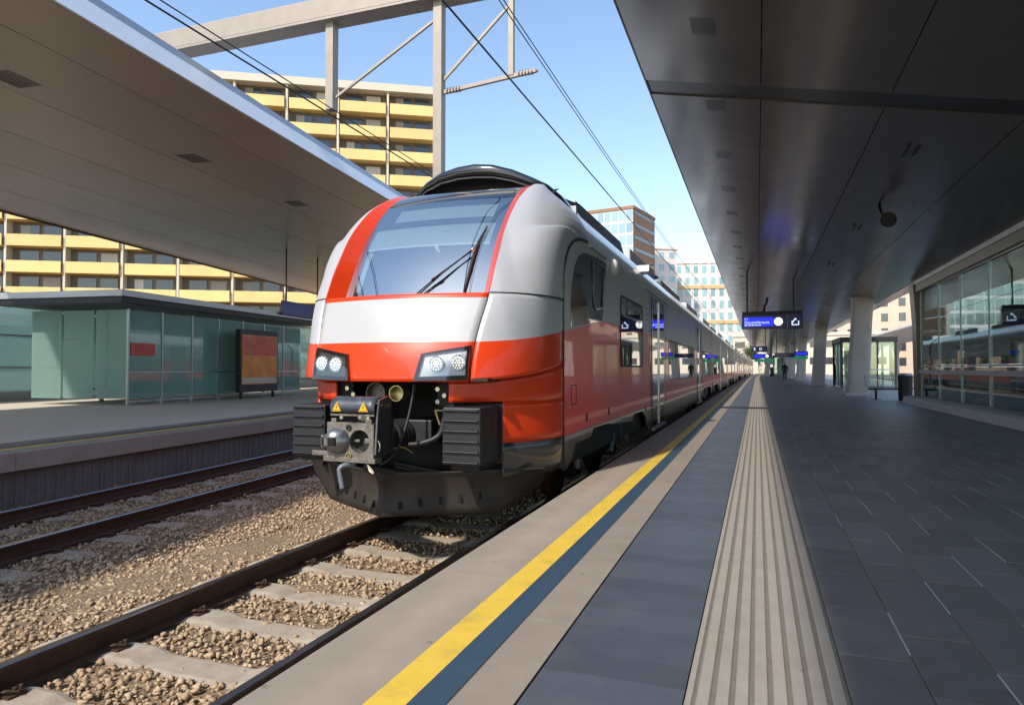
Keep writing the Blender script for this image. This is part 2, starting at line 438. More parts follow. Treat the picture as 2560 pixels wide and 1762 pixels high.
    def mesh(s, name, mats, org=(0, 0, 0), smooth=False):
        me = bpy.data.meshes.new(name)
        T = s.T
        o = Vector(org)
        vs = [((T @ Vector(p)) if T else Vector(p)) - o for p in s.v]
        me.from_pydata([tuple(p) for p in vs], [], s.f)
        for m in (mats if isinstance(mats, (list, tuple)) else [mats]):
            me.materials.append(m)
        me.polygons.foreach_set('material_index', s.mi)
        if smooth:
            me.polygons.foreach_set('use_smooth', [True] * len(s.f))
        me.update()
        return me
    def build(s, name, mats, parent=None, smooth=False, bevel=0.0, solid=0.0, autosmooth=None, org=None):
        if parent is not None:
            o3 = ORG[parent.name]
        elif org is not None:
            o3 = org
        else:
            a = np.array(s.v)
            if s.T:
                a = np.array([tuple(s.T @ Vector(p)) for p in s.v])
            o3 = ((a[:, 0].min() + a[:, 0].max()) / 2, (a[:, 1].min() + a[:, 1].max()) / 2, a[:, 2].min())
        me = s.mesh(name, mats, o3, smooth)
        ob = bpy.data.objects.new(name, me)
        COL.objects.link(ob)
        if parent is not None:
            ob.parent = parent
        else:
            ob.location = o3
        ORG[ob.name] = tuple(o3)
        if solid:
            md = ob.modifiers.new('solid', 'SOLIDIFY'); md.thickness = solid; md.offset = -1
        if bevel:
            md = ob.modifiers.new('bevel', 'BEVEL'); md.width = bevel; md.segments = 2; md.limit_method = 'ANGLE'; md.angle_limit = R(40)
        if autosmooth:
            me.polygons.foreach_set('use_smooth', [True] * len(me.polygons))
            me.set_sharp_from_angle(angle=R(autosmooth))
        return ob

def tag(o, label=None, cat=None, group=None, kind=None):
    if label: o['label'] = label
    if cat: o['category'] = cat
    if group: o['group'] = group
    if kind: o['kind'] = kind
    return o

def empty(name, loc, label=None, cat=None, group=None, kind=None):
    o = bpy.data.objects.new(name, None)
    COL.objects.link(o)
    o.location = loc
    ORG[o.name] = tuple(loc)
    return tag(o, label, cat, group, kind)

def sub(name, parent):
    """an Empty part at its thing's origin that holds sub-parts"""
    o = bpy.data.objects.new(name, None)
    COL.objects.link(o)
    o.parent = parent
    ORG[o.name] = ORG[parent.name]
    return o

def piece(name, me, parent, loc, rot=(0, 0, 0)):
    """one of many alike pieces: shares its mesh; loc in world coordinates"""
    o = bpy.data.objects.new(name, me)
    COL.objects.link(o)
    o.parent = parent
    p = ORG[parent.name]
    o.location = (loc[0] - p[0], loc[1] - p[1], loc[2] - p[2])
    o.rotation_euler = rot
    return o

def copy_tree(o, parent=None):
    c = o.copy()
    COL.objects.link(c)
    c.parent = parent
    for ch in list(o.children):
        copy_tree(ch, c)
    return c

def text(s, name, size, mat, parent, loc, rot=(R(90), 0, 0), extrude=0.002, align='LEFT'):
    cu = bpy.data.curves.new(name, 'FONT')
    cu.body = s
    cu.size = size
    cu.extrude = extrude
    cu.align_x = align
    cu.materials.append(mat)
    tmp = bpy.data.objects.new(name, cu)
    COL.objects.link(tmp)
    bpy.context.view_layer.update()
    me = bpy.data.meshes.new_from_object(tmp.evaluated_get(bpy.context.evaluated_depsgraph_get()))
    bpy.data.objects.remove(tmp)
    o = bpy.data.objects.new(name, me)
    COL.objects.link(o)
    o.parent = parent
    p = ORG[parent.name]
    o.location = (loc[0] - p[0], loc[1] - p[1], loc[2] - p[2])
    o.rotation_euler = rot
    return o

def bez(p0, p1, p2, p3, t):
    u = 1 - t
    return tuple(u**3 * a + 3 * u * u * t * b + 3 * u * t * t * c + t**3 * d for a, b, c, d in zip(p0, p1, p2, p3))

def curve_x(y):
    """the station lies on a very wide curve to the right beyond 70 m"""
    return max(0.0, y - 70.0) ** 2 / 6600.0

def strip(mb, x0, x1, z, ys, mi=0, t=0.0):
    """longitudinal sheet following the curve of the line"""
    P = [[(x0 + curve_x(y), y, z), (x1 + curve_x(y), y, z)] for y in ys]
    mb.grid(P, mi, flip=True)
    if t:
        mb.grid([[(x0 + curve_x(y), y, z - t), (x0 + curve_x(y), y, z)] for y in ys], mi, flip=True)
        mb.grid([[(x1 + curve_x(y), y, z - t), (x1 + curve_x(y), y, z)] for y in ys], mi)
    return mb
YS = [-8, 0, 10, 20, 30, 40, 50, 60, 70, 80, 90, 100, 110, 120, 130, 140, 150, 160, 170, 180]

TC = -3.34                      # centre line of the near track
RAIL_Z = -0.55
# ------------------------------------------------------------------ ground, ballast, tracks
ground = MB().grid([[(-900, -300, -1.05), (900, -300, -1.05)], [(-900, 1500, -1.05), (900, 1500, -1.05)]], flip=True).build('ground', M['grass'])
tag(ground, kind='structure')

AL = R(6.5)
FL = Matrix.Translation((-8.6, 0, 0)) @ Matrix.Rotation(AL, 4, 'Z')     # frame of the diverging left-hand track and platform

mb = MB()
ny, nx = 90, 36
ys_ = np.r_[np.linspace(-6, 22, 70), np.linspace(24, 182, 20)]
P = []
for y in ys_:
    xl = -9.2 - 0.114 * y; xr = -1.55 + curve_x(y)
    row = []
    for k in range(nx):
        x = xl + (xr - xl) * k / (nx - 1)
        z = -0.765 + 0.018 * math.sin(3.1 * x + 1.3 * y) * math.sin(2.3 * y - 0.7 * x) + rng.uniform(-0.012, 0.012)
        if -5.35 < x < -4.75: z += 0.02
        row.append((x, y, z))
    P.append(row)
mb.grid(P, flip=True)
ballast = mb.build('ballast_bed', M['ballast'], smooth=True)
tag(ballast, kind='structure')

def stones(n, xa, xb, ya, yb, name, seed):
    g = np.random.default_rng(seed)
    t = (1 + 5 ** 0.5) / 2
    iv = np.array([(-1, t, 0), (1, t, 0), (-1, -t, 0), (1, -t, 0), (0, -1, t), (0, 1, t), (0, -1, -t), (0, 1, -t), (t, 0, -1), (t, 0, 1), (-t, 0, -1), (-t, 0, 1)]) / 1.9
    ic = np.array([(0, 11, 5), (0, 5, 1), (0, 1, 7), (0, 7, 10), (0, 10, 11), (1, 5, 9), (5, 11, 4), (11, 10, 2), (10, 7, 6), (7, 1, 8), (3, 9, 4), (3, 4, 2), (3, 2, 6), (3, 6, 8), (3, 8, 9), (4, 9, 5), (2, 4, 11), (6, 2, 10), (8, 6, 7), (9, 8, 1)])
    u = g.random(n) ** 1.6
    y = ya + (yb - ya) * u
    x = xa + (xb - xa) * g.random(n) - 0.114 * np.clip(y, 0, 99) * g.random(n) * (xa < -8)
    s = 0.008 + 0.020 * g.random(n) ** 1.6
    keep = np.ones(n, bool)
    for rx in (TC - 0.7525, TC + 0.7525):
        keep &= np.abs(x - rx) > 0.085
    for k in range(-2, 12):                     # keep sleeper tops mostly clear
        on = (np.abs(y - (2.74 + 0.69 * k)) < 0.12) & (np.abs(x - TC) < 1.2)
        keep &= ~(on & (g.random(n) < 0.93))
    x, y, s = x[keep], y[keep], s[keep]
    m = len(x)
    v = iv[None] * g.uniform(0.42, 1.38, (m, 12, 1)) * s[:, None, None] * g.uniform(0.6, 1.4, (m, 1, 3))
    a = g.uniform(0, 6.28, m)
    ca, sa = np.cos(a)[:, None], np.sin(a)[:, None]
    vx = v[..., 0] * ca - v[..., 1] * sa
    vy = v[..., 0] * sa + v[..., 1] * ca
    z0 = -0.757 + g.uniform(-0.006, 0.020, m)
    V = np.stack([vx + x[:, None], vy + y[:, None], v[..., 2] * 0.8 + z0[:, None]], -1).reshape(-1, 3)
    F = (ic[None] + (np.arange(m) * 12)[:, None, None]).reshape(-1, 3)
    me = bpy.data.meshes.new(name)
    me.vertices.add(len(V)); me.vertices.foreach_set('co', V.astype(np.float32).ravel())
    me.loops.add(F.size); me.loops.foreach_set('vertex_index', F.astype(np.int32).ravel())
    me.polygons.add(len(F)); me.polygons.foreach_set('loop_start', np.arange(0, F.size, 3, dtype=np.int32))
    me.update(calc_edges=True)
    me.materials.append(M['stone'])
    o = bpy.data.objects.new(name, me)
    COL.objects.link(o)
    return o
st = stones(60000, -9.0, -1.75, 1.3, 17, 'ballast_stones', 3)
tag(st, 'loose brown ballast stones between the rails', 'gravel', kind='stuff')

def rail_prof(x):
    z = RAIL_Z
    return [(x - 0.062, z - 0.172), (x + 0.062, z - 0.172), (x + 0.062, z - 0.158), (x + 0.012, z - 0.14), (x + 0.009, z - 0.045),
            (x + 0.035, z - 0.034), (x + 0.036, z - 0.008), (x + 0.028, z), (x - 0.028, z), (x - 0.036, z - 0.008), (x - 0.035, z - 0.034),
            (x - 0.009, z - 0.045), (x - 0.012, z - 0.14), (x - 0.062, z - 0.158)]

def track(name, T, xc, y0, y1, sl_from, sl_to, label):
    root = empty(name, tuple((T @ Vector((xc, y0, -0.9))) if T else (xc, y0, -0.9)), kind='structure')
    root['label'] = label
    for s_ in (-1, 1):
        rp = rail_prof(xc + s_ * 0.7525)
        mb = MB(T)
        n = len(rp)
        ysr = [y0] + [y for y in YS if y0 < y < y1] + [y1]
        cx = (lambda y: 0) if T else curve_x
        mb.grid([[(q[0] + cx(y), y, q[1]) for q in rp + rp[:1]] for y in ysr], mi=lambda i, j: 1 if 6 <= j <= 8 else 0)
        mb.build('rail', [M['rail'], M['railtop']], root)
    sl = MB()
    prof = [(-1.30, -0.16), (-1.30, -0.03), (-1.22, 0.0), (-0.45, 0.0), (-0.35, -0.03), (0.35, -0.03), (0.45, 0.0), (1.22, 0.0), (1.30, -0.03), (1.30, -0.16)]
    lo = [(-1.30, -0.16), (-1.30, -0.03), (-1.22, 0.0), (-0.45, 0.0), (-0.35, -0.03), (0.35, -0.03), (0.45, 0.0), (1.22, 0.0), (1.30, -0.03), (1.30, -0.16)]
    vs = [(q[0], -0.14, q[1]) for q in lo] + [(q[0], -0.10, q[1] + (0.012 if q[1] > -0.1 else 0)) for q in lo] + [(q[0], 0.10, q[1] + (0.012 if q[1] > -0.1 else 0)) for q in lo] + [(q[0], 0.14, q[1]) for q in lo]
    n = len(lo); fs = []
    for k in range(3):
        for i in range(n):
            fs.append((k * n + i, k * n + (i + 1) % n, (k + 1) * n + (i + 1) % n, (k + 1) * n + i))
    fs += [tuple(range(n))[::-1], tuple(range(3 * n, 4 * n))]
    sl.add(vs, fs)
    me = sl.mesh('sleeper', M['sleeper'])
    cl = MB()
    for sx in (-1, 1):
        cl.box(sx * 0.105 - 0.03, sx * 0.105 + 0.03, -0.055, 0.055, 0, 0.016)
        cl.tube([(sx * 0.055, -0.05, 0.03), (sx * 0.10, -0.045, 0.045), (sx * 0.135, 0, 0.03), (sx * 0.10, 0.045, 0.045), (sx * 0.055, 0.05, 0.03)], 0.009, 6)
        cl.cyl((sx * 0.105, 0, 0.0), (sx * 0.105, 0, 0.05), 0.014, n=6)
    cme = cl.mesh('rail_clip', M['clip'])
    k0 = math.floor((sl_from - 2.74) / 0.69)
    y = 2.74 + 0.69 * k0
    while y < sl_to:
        p = (T @ Vector((xc, y, -0.752))) if T else Vector((xc, y, -0.728))
        s1 = piece('sleeper', me, root, p, (0, 0, AL if T else 0))
        ORG[s1.name] = tuple(p)
        for s_ in (-1, 1):
            c = bpy.data.objects.new('rail_clip', cme)
            COL.objects.link(c); c.parent = s1; c.location = (s_ * 0.7525, 0, 0.010)
        y += 0.69
    return root
track('railway_track', None, TC, -6, 180, -1, 9.5, 'rails on pale concrete sleepers beneath the red train')
track('railway_track', FL, 1.54, -6, 120, 0, 16, 'empty rails on brown ballast beside the far left platform')

# ------------------------------------------------------------------ near platform
plat = empty('platform', (1.5, 20, -1.0), kind='structure')
plat['label'] = 'dark tiled platform with yellow line and ribbed tactile strip'
mb = MB()
strip(mb, -1.60, 12.0, -0.022, YS, t=0.95)
mb.build('platform_core', M['joint'], plat)
mb = MB()
for y0 in np.arange(-6, 60, 3.0):
    mb = MB().box(-1.615, -1.602, y0 + 0.008, y0 + 2.992, -0.95, -0.2)
    mb.build('face_panel', M['platwall'], plat)
def slab_mesh(name, w, l, mat, t=0.03, ch=0.003):
    """paving slab with a small arris, top at z = 0, centred"""
    m = MB(); a, b = w / 2, l / 2
    vs = [(-a, -b, -t), (a, -b, -t), (a, b, -t), (-a, b, -t), (-a, -b, -ch), (a, -b, -ch), (a, b, -ch), (-a, b, -ch),
          (-a + ch, -b + ch, 0), (a - ch, -b + ch, 0), (a - ch, b - ch, 0), (-a + ch, b - ch, 0)]
    fs = [(0, 1, 5, 4), (1, 2, 6, 5), (2, 3, 7, 6), (3, 0, 4, 7), (4, 5, 9, 8), (5, 6, 10, 9), (6, 7, 11, 10), (7, 4, 8, 11), (8, 9, 10, 11)]
    m.add(vs, fs)
    return m.mesh(name, mat)
cm = slab_mesh('coping_slab', 0.686, 2.4985, M['coping'], t=0.2, ch=0.0008)
y = -4.0
while y < 60:
    piece('coping_slab', cm, plat, (-1.69 + 0.343, y + 1.25, 0)); y += 2.5
mb = MB(); strip(mb, -1.69, -1.004, 0.0, [y] + [q for q in YS if q > y], t=0.2)
mb.build('far_coping', M['coping'], plat)
mb = MB(); strip(mb, -1.270, -1.131, 0.003, YS)
mb.build('yellow_line', M['yellow'], plat)
mb = MB(); strip(mb, -1.131, -1.006, 0.003, YS)
mb.build('blue_line', M['blue'], plat)
bm_ = slab_mesh('edge_slab', 0.212, 0.9985, M['beige'], ch=0.0005)
y = -2.0
while y < 50:
    piece('edge_slab', bm_, plat, (-0.896, y + 0.5, 0)); y += 1.0
mb = MB(); strip(mb, -1.002, -0.790, 0.0, [y] + [q for q in YS if q > y], t=0.02)
mb.build('far_edge_paving', M['beige'], plat)
# slate slabs between the edge paving and the tactile strip: a long and a short one in turn
sa = slab_mesh('slate_slab', 0.530, 0.3068, M['slab'], ch=0.0002); sb = slab_mesh('slate_slab', 0.530, 0.2048, M['slab'], ch=0.0002)
y = 0.98; k = 0
while k < 130:
    l = 0.307 if k % 2 else 0.205
    piece('slate_slab', sa if k % 2 else sb, plat, (-0.515, y + l / 2, 0)); y += l; k += 1
mb = MB(); strip(mb, -0.780, -0.250, 0.0, [y] + [q for q in YS if q > y], t=0.02)
mb.build('far_slate_paving', M['slab'], plat)
# tactile strip
mb = MB(); strip(mb, -0.246, 0.294, -0.004, YS)
tac = mb.build('tactile_strip', M['tactiledark'], plat)
for k in range(9):
    x0 = -0.2455 if k == 0 else -0.2085 + 0.0635 * (k - 1)
    w = 0.028 if k == 0 else 0.048
    mb = MB()
    YT = [-4, 0, 4, 8, 12, 16, 20, 30, 40, 50, 60, 70, 80, 90, 100, 110, 120, 130, 140, 150, 160, 170, 180]
    P = [[(x0 + curve_x(y), y, -0.004), (x0 + 0.006 + curve_x(y), y, 0.004), (x0 + w - 0.006 + curve_x(y), y, 0.004), (x0 + w + curve_x(y), y, -0.004)] for y in YT]
    mb.grid(P, flip=True)
    mb.build('rib', M['tactile'], tac)
mb = MB()
tx = 0.2955
# granite tiles, running bond, pale mortar showing in part of the long joints
TL, TW = 0.585, 0.27
tm = slab_mesh('granite_tile', TW - 0.004, TL - 0.004, M['tile'], t=0.02, ch=0.001)
cand = []
for c in range(17):
    for r in range(-6, 100):
        y0 = 0.125 + TL * r + (TL / 2 if c % 2 else 0)
        cand.append((c, tx + TW * (c + 0.5), y0 + TL / 2))
vis = sorted([q for q in cand if q[1] < 0.33 * q[2] + 0.35 and q[2] > 1.7], key=lambda q: q[2] + 0.4 * q[1])[:288]
vs_ = set((q[1], q[2]) for q in vis)
for q in vis:
    piece('granite_tile', tm, plat, (q[1], q[2], rng.uniform(-0.0006, 0.0006)))
mb = MB()
for q in cand:
    if (q[1], q[2]) not in vs_:
        a, b = TW / 2 - 0.002, TL / 2 - 0.002
        mb.add([(q[1] - a, q[2] - b, 0), (q[1] + a, q[2] - b, 0), (q[1] + a, q[2] + b, 0), (q[1] - a, q[2] + b, 0)], [(0, 1, 2, 3)])
o = mb.build('far_granite_tiles', M['tile'], plat); o['kind'] = 'stuff'
mb = MB(); strip(mb, tx, 12.0, -0.001, [58] + [q for q in YS if q > 58]); mb.box(4.89, 12, -6, 58, -0.02, -0.001)
mb.build('far_tile_paving', M['tile'], plat)
jm = MB().box(-0.0032, 0.0032, -0.3, 0.3, -0.01, 0.0012).mesh('joint_strip', M['jointlight'])
for c in range(1, 12):
    y0 = 3.08 if c % 2 else 3.66
    k = -1
    while True:
        y = y0 + 1.17 * k + 0.3; k += 1
        if y > 16: break
        if y < 1.5 or tx + TW * c > 0.33 * y + 0.3 or rng.random() < 0.12: continue
        o = piece('joint_strip', jm, plat, (tx + TW * c, y, 0)); o.scale = (rng.uniform(0.6, 1.1), rng.uniform(0.75, 1.05), 1)
# kerb under the glass wall
mb = MB()
mb.prism([(4.56, -0.01), (4.95, -0.01), (4.95, 0.24), (4.70, 0.24), (4.60, 0.20)], 'y', 2, 26.0)
kb = mb.build('stone_kerb', M['column'], plat, bevel=0.01)

# ------------------------------------------------------------------ far left platform
lp = empty('platform', tuple(FL @ Vector((-6, 20, -1.0))), kind='structure')
lp['label'] = 'left platform with pale coping and thin yellow line'
MB(FL).box(-22, -0.22, -8, 110, -1.0, -0.02).build('platform_core', M['platwall'], lp)
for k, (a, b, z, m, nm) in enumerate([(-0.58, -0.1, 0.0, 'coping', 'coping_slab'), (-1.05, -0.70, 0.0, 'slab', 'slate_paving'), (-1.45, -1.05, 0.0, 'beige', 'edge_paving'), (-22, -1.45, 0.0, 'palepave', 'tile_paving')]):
    if nm == 'coping_slab':
        for y0 in np.arange(-6, 60, 2.5):
            MB(FL).box(a, b, y0 + 0.004, y0 + 2.496, -0.24, 0).build('coping_slab', M['coping'], lp)
    else:
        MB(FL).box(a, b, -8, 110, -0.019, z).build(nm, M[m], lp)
MB(FL).box(-0.70, -0.58, -8, 110, -0.018, 0.003).build('yellow_line', M['yellow'], lp)
for y0 in np.arange(-6, 54, 2.0):
    m = MB(FL).box(-0.215, -0.205, y0 + 0.01, y0 + 1.99, -0.95, -0.27)
    for q in np.arange(0.1, 2.0, 0.16):
        m.box(-0.204, -0.19, y0 + q, y0 + q + 0.05, -0.93, -0.29)
    m.build('ribbed_wall_panel', M['platwall'], lp)

# ------------------------------------------------------------------ canopy over the near platform
def cz(x):
    return 5.25 - 0.2 * (x + 1.49)
can = empty('station_canopy', (1.7, 20, 4.0), 'dark grey metal canopy ceiling over the tiled platform on the right', 'canopy')
xs = [-1.46, 0.076, 1.631, 3.23, 4.86]
GAP = (9.70, 10.23)
ysegs = [(-12, -6), (-6, 0), (0, 4.8), (4.8, GAP[0])]
y = GAP[1]
while y < 172:
    ysegs.append((y, y + 6.0)); y += 6.0
for (a, b) in zip(xs[:-1], xs[1:]):
    for (y0, y1) in ysegs:
        m = MB()
        g = 0.007
        c0, c1 = curve_x(y0), curve_x(y1)
        ge = 0.0006
        m.add([(a + g + c0, y0 + ge, cz(a + g)), (b - g + c0, y0 + ge, cz(b - g)), (b - g + c1, y1 - ge, cz(b - g)), (a + g + c1, y1 - ge, cz(a + g)),
               (a + g + c0, y0 + ge, cz(a + g) + 0.03), (b - g + c0, y0 + ge, cz(b - g) + 0.03), (b - g + c1, y1 - ge, cz(b - g) + 0.03), (a + g + c1, y1 - ge, cz(a + g) + 0.03)],
              [(0, 1, 2, 3), (7, 6, 5, 4), (0, 4, 5, 1), (1, 5, 6, 2), (2, 6, 7, 3), (3, 7, 4, 0)])
        m.build('ceiling_panel', M['ceil'], can)
m = MB()
m.add([(-1.46, GAP[0], cz(-1.46) + 0.02), (4.86, GAP[0], cz(4.86) + 0.02), (4.86, GAP[1], cz(4.86) + 0.02), (-1.46, GAP[1], cz(-1.46) + 0.02)], [(0, 1, 2, 3)])
m.build('joint_strip', M['ceilband'], can)
# upper skin, edge trim and the outer side, cut short to let sunlight in
m = MB()
P = []
for y in [-12] + [q for q in YS if 0 <= q < 174] + [174]:
    c = curve_x(y)
    P.append([(-1.485 + c, y, 5.255), (-1.49 + c, y, 5.33), (-1.35 + c, y, 5.50), (4.86 + c, y, 5.8), (5.7 + c, y, 5.5), (5.7 + c, y, 4.16)])
m.grid(P, flip=True)
m.build('roof_skin', M['fasciag'], can)
m = MB()
m.grid([[(-1.485 + curve_x(y), y, 5.255), (-1.458 + curve_x(y), y, 5.243)] for y in [-12] + [q for q in YS if 0 <= q < 174] + [174]])
m.build('edge_trim', M['darkmetal'], can)
m = MB()
m.grid([[(4.88 + curve_x(y), y, cz(4.88)), (5.69 + curve_x(y), y, 4.14)] for y in [-12] + [q for q in YS if 0 <= q < 174] + [174]])
m.build('outer_ceiling', M['ceil'], can)
m = MB()
m.add([(-1.4, -12, 5.25), (4.86, -12, 4.0), (4.86, -12, 5.85), (-1.4, -12, 5.45)], [(0, 1, 2, 3)])
m.build('roof_end', M['fasciag'], can)
# fixtures let into the ceiling
for k in range(24):
    yc_ = 8.04 + 2.51 * k
    xc = -0.555
    gm = MB()
    f = lambda x: cz(x)
    for i in range(8):
        x0 = xc - 0.135 + i * 0.0345
        gm.add([(x0, yc_ - 0.2, f(x0) - 0.004), (x0 + 0.022, yc_ - 0.2, f(x0 + 0.022) - 0.004), (x0 + 0.022, yc_ + 0.2, f(x0 + 0.022) - 0.004), (x0, yc_ + 0.2, f(x0) - 0.004)], [(0, 1, 2, 3)])
    gm.build('louvre_grille', M['ceilband'], can)
for (x, y) in ((2.25, 11.9), (2.25, 18.0), (2.25, 24.1)):
    for dx in (-0.07, 0.07):
        m = MB().box(x + dx - 0.03, x + dx + 0.03, y - 0.28, y + 0.28, cz(x) - 0.022, cz(x) + 0.01)
        m.build('slot_light', M['darkmetal'], can)
# hanging loudspeaker / projector in the ceiling
spk = empty('loudspeaker', (2.45, 15.2, 4.0), 'black loudspeaker hanging from the dark canopy ceiling', 'loudspeaker')
MB().tube([(2.36, 15.5, cz(2.36)), (2.36, 15.4, 4.32), (2.40, 15.3, 4.18), (2.45, 15.22, 4.12)], 0.03, 8).build('bracket', M['darkmetal'], spk, smooth=True)
MB().cyl((2.45, 15.35, 4.10), (2.45, 15.05, 4.06), 0.07, 0.15, 18).build('horn', M['darkmetal'], spk, autosmooth=40)
MB().cyl((2.45, 15.50, 4.12), (2.45, 15.34, 4.10), 0.09, 0.09, 14).build('driver', M['darkmetal'], spk, autosmooth=40)

# ------------------------------------------------------------------ columns under it
def column(xb, yb, xt, w, d, label):
    r = empty('canopy_column', (xb, yb, 0), label, 'column', 'pale columns along the right platform')
    zt = cz(xt) + 0.02
    P = []
    for z in np.linspace(0.10, zt, 9):
        t = (z - 0.1) / (zt - 0.1)
        xc = xb + (xt - xb) * t
        ww = w * (1 - 0.14 * t + 0.16 * t ** 6) / 2
        row = []
        for k in range(25):
            a = 2 * math.pi * k / 24
            ca, sa_ = math.cos(a), math.sin(a)
            e = 0.45
            row.append((xc + ww * math.copysign(abs(ca) ** e, ca), yb + d / 2 * math.copysign(abs(sa_) ** e, sa_), z))
        P.append(row)
    MB().grid(P).build('shaft', M['column'], r, autosmooth=50)
    MB().box(xb - w / 2 - 0.06, xb + w / 2 + 0.06, yb - d / 2 - 0.06, yb + d / 2 + 0.06, 0.0, 0.12).build('plinth', M['column'], r, bevel=0.01)
    return r
names = ['nearest pale concrete column, beside the bench on the right platform', 'second pale column from the bench on the right platform', 'third pale column from the bench on the right platform',
         'fourth pale column from the bench on the right platform', 'farthest pale column, standing beyond the walking person']
for k in range(5):
    yb = 32.0 + 19.4 * k
    c = curve_x(yb)
    column(3.98 + c - 0.04 * k, yb, 4.2 + c - 0.04 * k, 0.86, 0.6, names[k])
o = column(1.35, 112, 1.9, 0.8, 0.9, 'leaning grey column at the far end of the right platform, below the small signs')

# ------------------------------------------------------------------ glazed wall on the right
gw = empty('glass_wall', (4.95, 16, 0.2), 'green tinted glass wall with wide top beam at the right edge', 'glass wall')
MB().box(4.86, 5.14, 2, 25.3, 3.62, cz(4.95) - 0.06).build('top_beam', M['bronze'], gw, bevel=0.01)
MB().box(4.84, 4.90, 2, 25.3, 3.86, 4.10).build('bright_rail', M['steel'], gw, bevel=0.01)
yy = [2.2, 4.5, 6.8, 9.1, 11.4, 13.7, 16.0, 18.3, 20.6, 22.9, 25.2]
for a, b in zip(yy[:-1], yy[1:]):
    for (z0, z1) in ((0.26, 1.18), (1.24, 3.60)):
        MB().box(4.985, 4.997, a + 0.02, b - 0.02, z0, z1).build('pane', M['glassgreen'], gw)
for a in yy:
    MB().box(4.97, 5.03, a - 0.012, a + 0.012, 0.24, 3.62).build('mullion', M['steel'], gw)
MB().box(4.965, 5.045, 2, 25.3, 1.185, 1.235).build('transom', M['steel'], gw)
MB().box(4.93, 4.98, 2, 25.3, 0.98, 1.10).build('handrail_band', M['steel'], gw)
MB().box(4.97, 5.05, 2, 25.3, 0.225, 0.26).build('sill', M['steel'], gw)
for k in range(20):
    z = 0.40 + 0.16 * k
    if abs(z - 1.2) < 0.1 or z > 3.55: continue
    MB().box(4.9835, 4.9845, 2.2, 25.2, z, z + 0.010).build('printed_line', M['glassmilk'], gw)
# portal slab that ends it
ep = empty('portal_pier', (5.2, 25.6, 0), 'bronze clad pier at the end of the green glass wall', 'pier')
MB().prism([(4.92, 0.0), (5.42, 0.0), (5.36, 3.9), (4.80, 3.9), (4.88, 2.6)], 'y', 25.35, 26.0).build('cladding', M['bronze'], ep, bevel=0.015)
MB().box(4.86, 5.48, 25.31, 26.04, 0, 0.07).build('base_plate', M['column'], ep)

# stair hall behind the glass: floor slab edge, dark balustrade, pale lining, lit kiosk
hall = empty('stair_hall', (7.5, 14, -0.02), 'dim stair hall with pale kiosk behind the green glass wall', 'stair hall')
MB().box(5.6, 5.64, 3, 25, 0.0, 1.0).build('balustrade', M['glassmilk'], hall)
MB().box(5.57, 5.67, 3, 25, 1.0, 1.08).build('coping_rail', M['steel'], hall)
MB().box(8.6, 8.9, 4, 12.5, 0, 2.6).build('kiosk_wall', M['bldcream'], hall)
MB().box(5.4, 12, 2, 27, -0.0005, 0.004).build('floor', M['palepave'], hall)  # kept pale to bounce sunlight onto the train side
MB().box(8.4, 8.7, 4, 26, 2.6, 2.95).build('bulkhead', M['fasciag'], hall)
for k in range(6):
    MB().box(8.5, 8.7, 13.0 + 2.1 * k, 13.25 + 2.1 * k, 0, 2.6).build('post', M['darkmetal'], hall)
for k in range(5):
    MB().box(8.56, 8.60, 13.4 + 2.1 * k, 14.9 + 2.1 * k, 0.5, 2.3).build('display_panel', [M['bldcream'], M['signblue2'], M['bldteal'], M['posterred'], M['bldcream']][k], hall)
for k in range(4):
    MB().box(8.36, 8.40, 6 + 4.8 * k, 8.4 + 4.8 * k, 2.62, 2.92).build('fascia_sign', M['signblue2'] if k % 2 else M['signgreen'], hall)

# ------------------------------------------------------------------ hanging signs
def icon_exit(parent, x, y, z, s, mat):
    m = MB()
    t = 0.13 * s
    m.box(x - s * 0.5, x + s * 0.5, y - 0.004, y, z - s * 0.5, z - s * 0.5 + t)
    m.box(x - s * 0.5, x - s * 0.5 + t, y - 0.004, y, z - s * 0.5 + t, z + s * 0.15)
    m.box(x + s * 0.5 - t, x + s * 0.5, y - 0.004, y, z - s * 0.5 + t, z + s * 0.15)
    pts = [(-0.28, -0.1), (-0.22, 0.18), (-0.02, 0.36)]
    for a, b in zip(pts[:-1], pts[1:]):
        m.bar((x + a[0] * s, y - 0.003, z + a[1] * s), (x + b[0] * s, y - 0.003, z + b[1] * s), t, 0.004, up=(0, 1, 0))
    m.add([(x + 0.16 * s, y - 0.004, z + 0.5 * s), (x - 0.16 * s, y - 0.004, z + 0.5 * s), (x + 0.10 * s, y - 0.004, z + 0.18 * s)], [(0, 1, 2)])
    return m.build('exit_symbol', mat, parent)

YSG = 29.0
sg = empty('departure_sign', (0.55, YSG, 2.7), 'large blue departure display with clock hanging under the right canopy', 'sign')
MB().box(-0.57, 1.12, YSG - 0.12, YSG + 0.12, 2.72, 3.28).build('casing', M['signnavy'], sg, bevel=0.015)
MB().box(1.13, 1.70, YSG - 0.12, YSG + 0.12, 2.70, 3.30).build('symbol_casing', M['signnavy'], sg, bevel=0.015)
MB().box(-0.55, 1.68, YSG - 0.07, YSG + 0.07, 3.28, 3.42).build('top_box', M['darkmetal'], sg)
dsp = MB().box(-0.48, 0.62, YSG - 0.128, YSG - 0.121, 2.82, 3.18).build('display', M['signblue'], sg)
text('Deutschkreutz', 'destination', 0.155, M['signtext'], dsp, (-0.46, YSG - 0.131, 2.93))
text('R 9', 'line_number', 0.09, M['signtext'], dsp, (-0.46, YSG - 0.131, 3.09))
for k in range(5):
    MB().box(-0.46 + 0.13 * k, -0.36 + 0.13 * k, YSG - 0.131, YSG - 0.128, 2.855, 2.885).build('via_line', M['signtext'], dsp)
